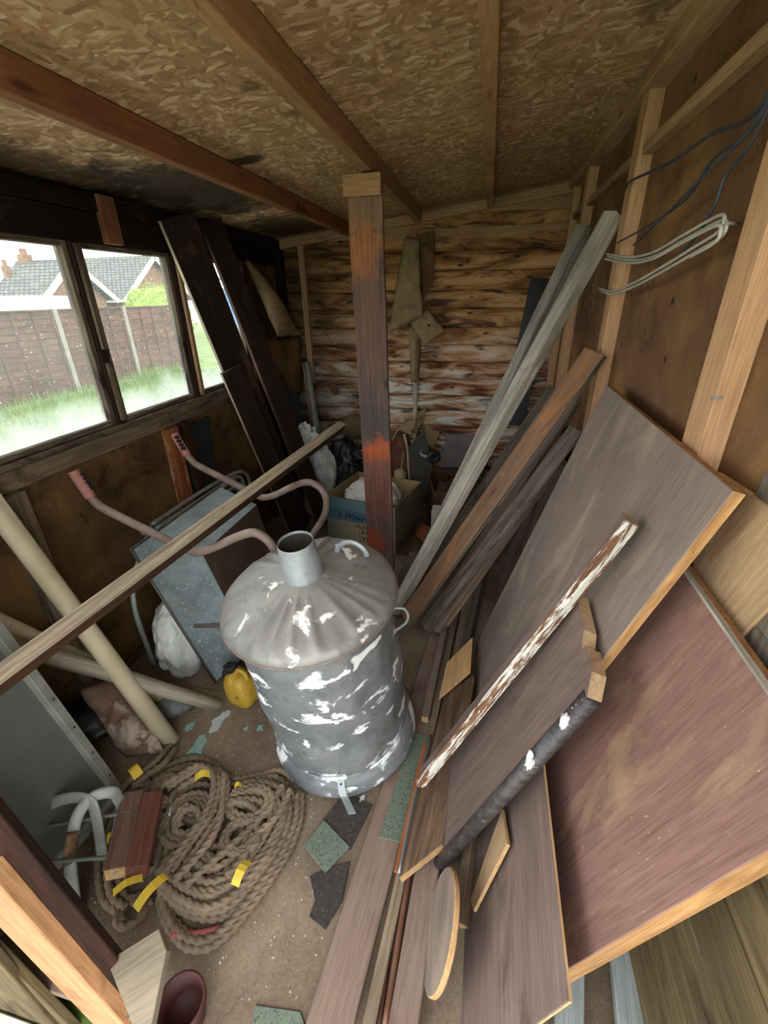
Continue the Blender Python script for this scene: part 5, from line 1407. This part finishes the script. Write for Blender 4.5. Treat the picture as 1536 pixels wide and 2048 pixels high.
# crate, carton, dolly and odds and ends behind
CRW = wood('crate_wood', '#56392a', '#7d5a42', knots=False, rough=.8)
cr = empty('wooden_crate', (-.1, 3.02, 0), 'low wooden crate of dark odds and ends against the far wall', 'crate')
c0, c1, c2, c3 = V(-.285, 2.79, 0), V(.10, 2.82, 0), V(.06, 3.30, 0), V(-.40, 3.26, 0)
for a, b in ((c0, c1), (c1, c2), (c2, c3), (c3, c0)):
    n = (b - a).cross(V(0, 0, 1))
    for z0, z1 in ((.0, .145), (.15, .29)):
        sheet('crate_board', [a + V(0, 0, z0), b + V(0, 0, z0), b + V(0, 0, z1), a + V(0, 0, z1)], .014, CRW, parent=cr, toward=n)
rr = random.Random(11)
for i in range(12):
    x = -.26 + .30 * rr.random(); y = 2.9 + .28 * rr.random()
    lump('pine_cone', (x, y, .245 + .03 * rr.random()), (.035, .025, .022), plain('cone_brown', '#3a2a20', .9, c2='#57422f') if i == 0 else bpy.data.materials['cone_brown'], 'dark brown pine cone in the wooden crate', 'pine cone', None, 'pine cones in the crate', amp=.35, freq=5, sub=3, seed=i, rot=rr.random() * 3)
block('scrap_bed', (-.28, 2.87, .01), (.02, 3.22, .23), BROWNDARK, cr)
block('white_carton', (-.272, 2.60, 0), (-.16, 2.70, .235), plain('white_card', '#cfcdc6', .7), None, 'small white carton in front of the wooden crate', 'carton')
lump('broken_pot', (-.31, 2.56, .07), (.05, .06, .08), plain('terracotta', '#8a4a2e', .85, c2='#a9653f'), 'broken terracotta lump beside the white carton', 'pot', amp=.3, freq=2.2, sub=3, flatz=.003, seed=3)
dl = empty('dolly', (-.43, 2.95, .0), 'dark dolly board on end with a castor wheel', 'dolly')
sheet('deck', [(-0.457, 2.930, 0.152), (-0.478, 2.930, 0.547), (-0.380, 2.980, 0.672), (-0.310, 2.980, 0.414), (-0.357, 2.950, 0.151)], .016, plain('dark_grey_board', '#35332f', .7, c2='#4a4741'), parent=dl, toward=(.3, -1, 0))
cw = V((-0.292, 2.860, 0.516))
mk('wheel', lathebm([(.006, -.010), (.028, -.011), (.036, -.013), (.046, -.010), (.049, 0), (.046, .010), (.036, .013), (.028, .011), (.006, .010)], 28, close=True), BLK, dl, Matrix.Translation(cw) @ Matrix.Rotation(.45, 4, 'Z') @ Matrix.Rotation(math.pi / 2, 4, 'X'), smooth=True)
tube('bracket', [(-0.393, 2.920, 0.522), (-0.362, 2.870, 0.515), cw], .010, GALV, dl, 3, 8)
lump('plate', (-0.385, 2.915, 0.521), (.006, .010, .03), GALV, parent=dl, amp=.02, sub=2)
sheet('mauve_board', [(-0.279, 3.200, 0.317), (0.048, 3.200, 0.337), (0.055, 3.330, 0.541), (-0.251, 3.330, 0.543)], .01, plain('mauve_grey_panel', '#5f5a5a', .6, c2='#726c6b'), 'dull mauve-grey panel leaning on the far wall', toward=(0, -1, .3))
tube('pale_stick', [(-0.522, 3.000, 0.625), (-0.490, 2.960, 0.522), (-0.479, 2.940, 0.400), (-0.460, 2.920, 0.216)], .009, wood('peeled_stick', '#a3967c', '#c4b79b', knots=False), None, 8, 8, 'pale peeled stick standing behind the cardboard box', 'stick')
bulb = lump('gourd', (-0.533, 2.900, 0.355), (.045, .045, .05), plain('dried_gourd', '#9a8463', .8, c2='#b39d7a'), 'dried pale gourd with a thin stalk behind the box', 'gourd', amp=.12, freq=2, sub=4)
tube('stalk', [(-0.526, 2.900, 0.400), (-0.515, 2.900, 0.468), (-0.505, 2.900, 0.523)], .004, bpy.data.materials['dried_gourd'], bulb, 6, 6)
tube('dry_twig', [(-0.625, 3.100, 0.547), (-0.588, 3.100, 0.616), (-0.536, 3.080, 0.638), (-0.517, 3.050, 0.596)], .005, bpy.data.materials['peeled_stick'], None, 8, 6, 'thin dry twig arching behind the post', 'stick')
lump('rusty_tin', (-.57, 3.15, .30), (.10, .09, .30), plain('rusty_brown_tin', '#4b2c20', .7, c2='#6b4230'), 'rusty brown sack standing behind the post', 'sack', amp=.1, freq=2, sub=4, flatz=.004)
for i, (a, b, m, lb) in enumerate((((-0.380, 1.935, 0.020), (-0.340, 2.466, 0.050), BROWNDARK, 'dark offcut lying by the foot of the post'),
        ((-0.382, 2.103, 0.020), (-0.317, 2.659, 0.060), GREYDARK, 'grey offcut lying between post and box'),
        ((-0.362, 1.815, 0.015), (-0.235, 2.277, 0.030), ORANGEPLANK, 'orange offcut under the leaning posts'),
        ((-0.363, 2.310, 0.030), (-0.339, 2.689, 0.100), CRW, 'reddish offcut leaning beside the box'))):
    board('timber_offcut', a, b, .05, .02, (-.3, -.3, 1), m, lb, cat='timber offcut', group='timber offcuts by the post')
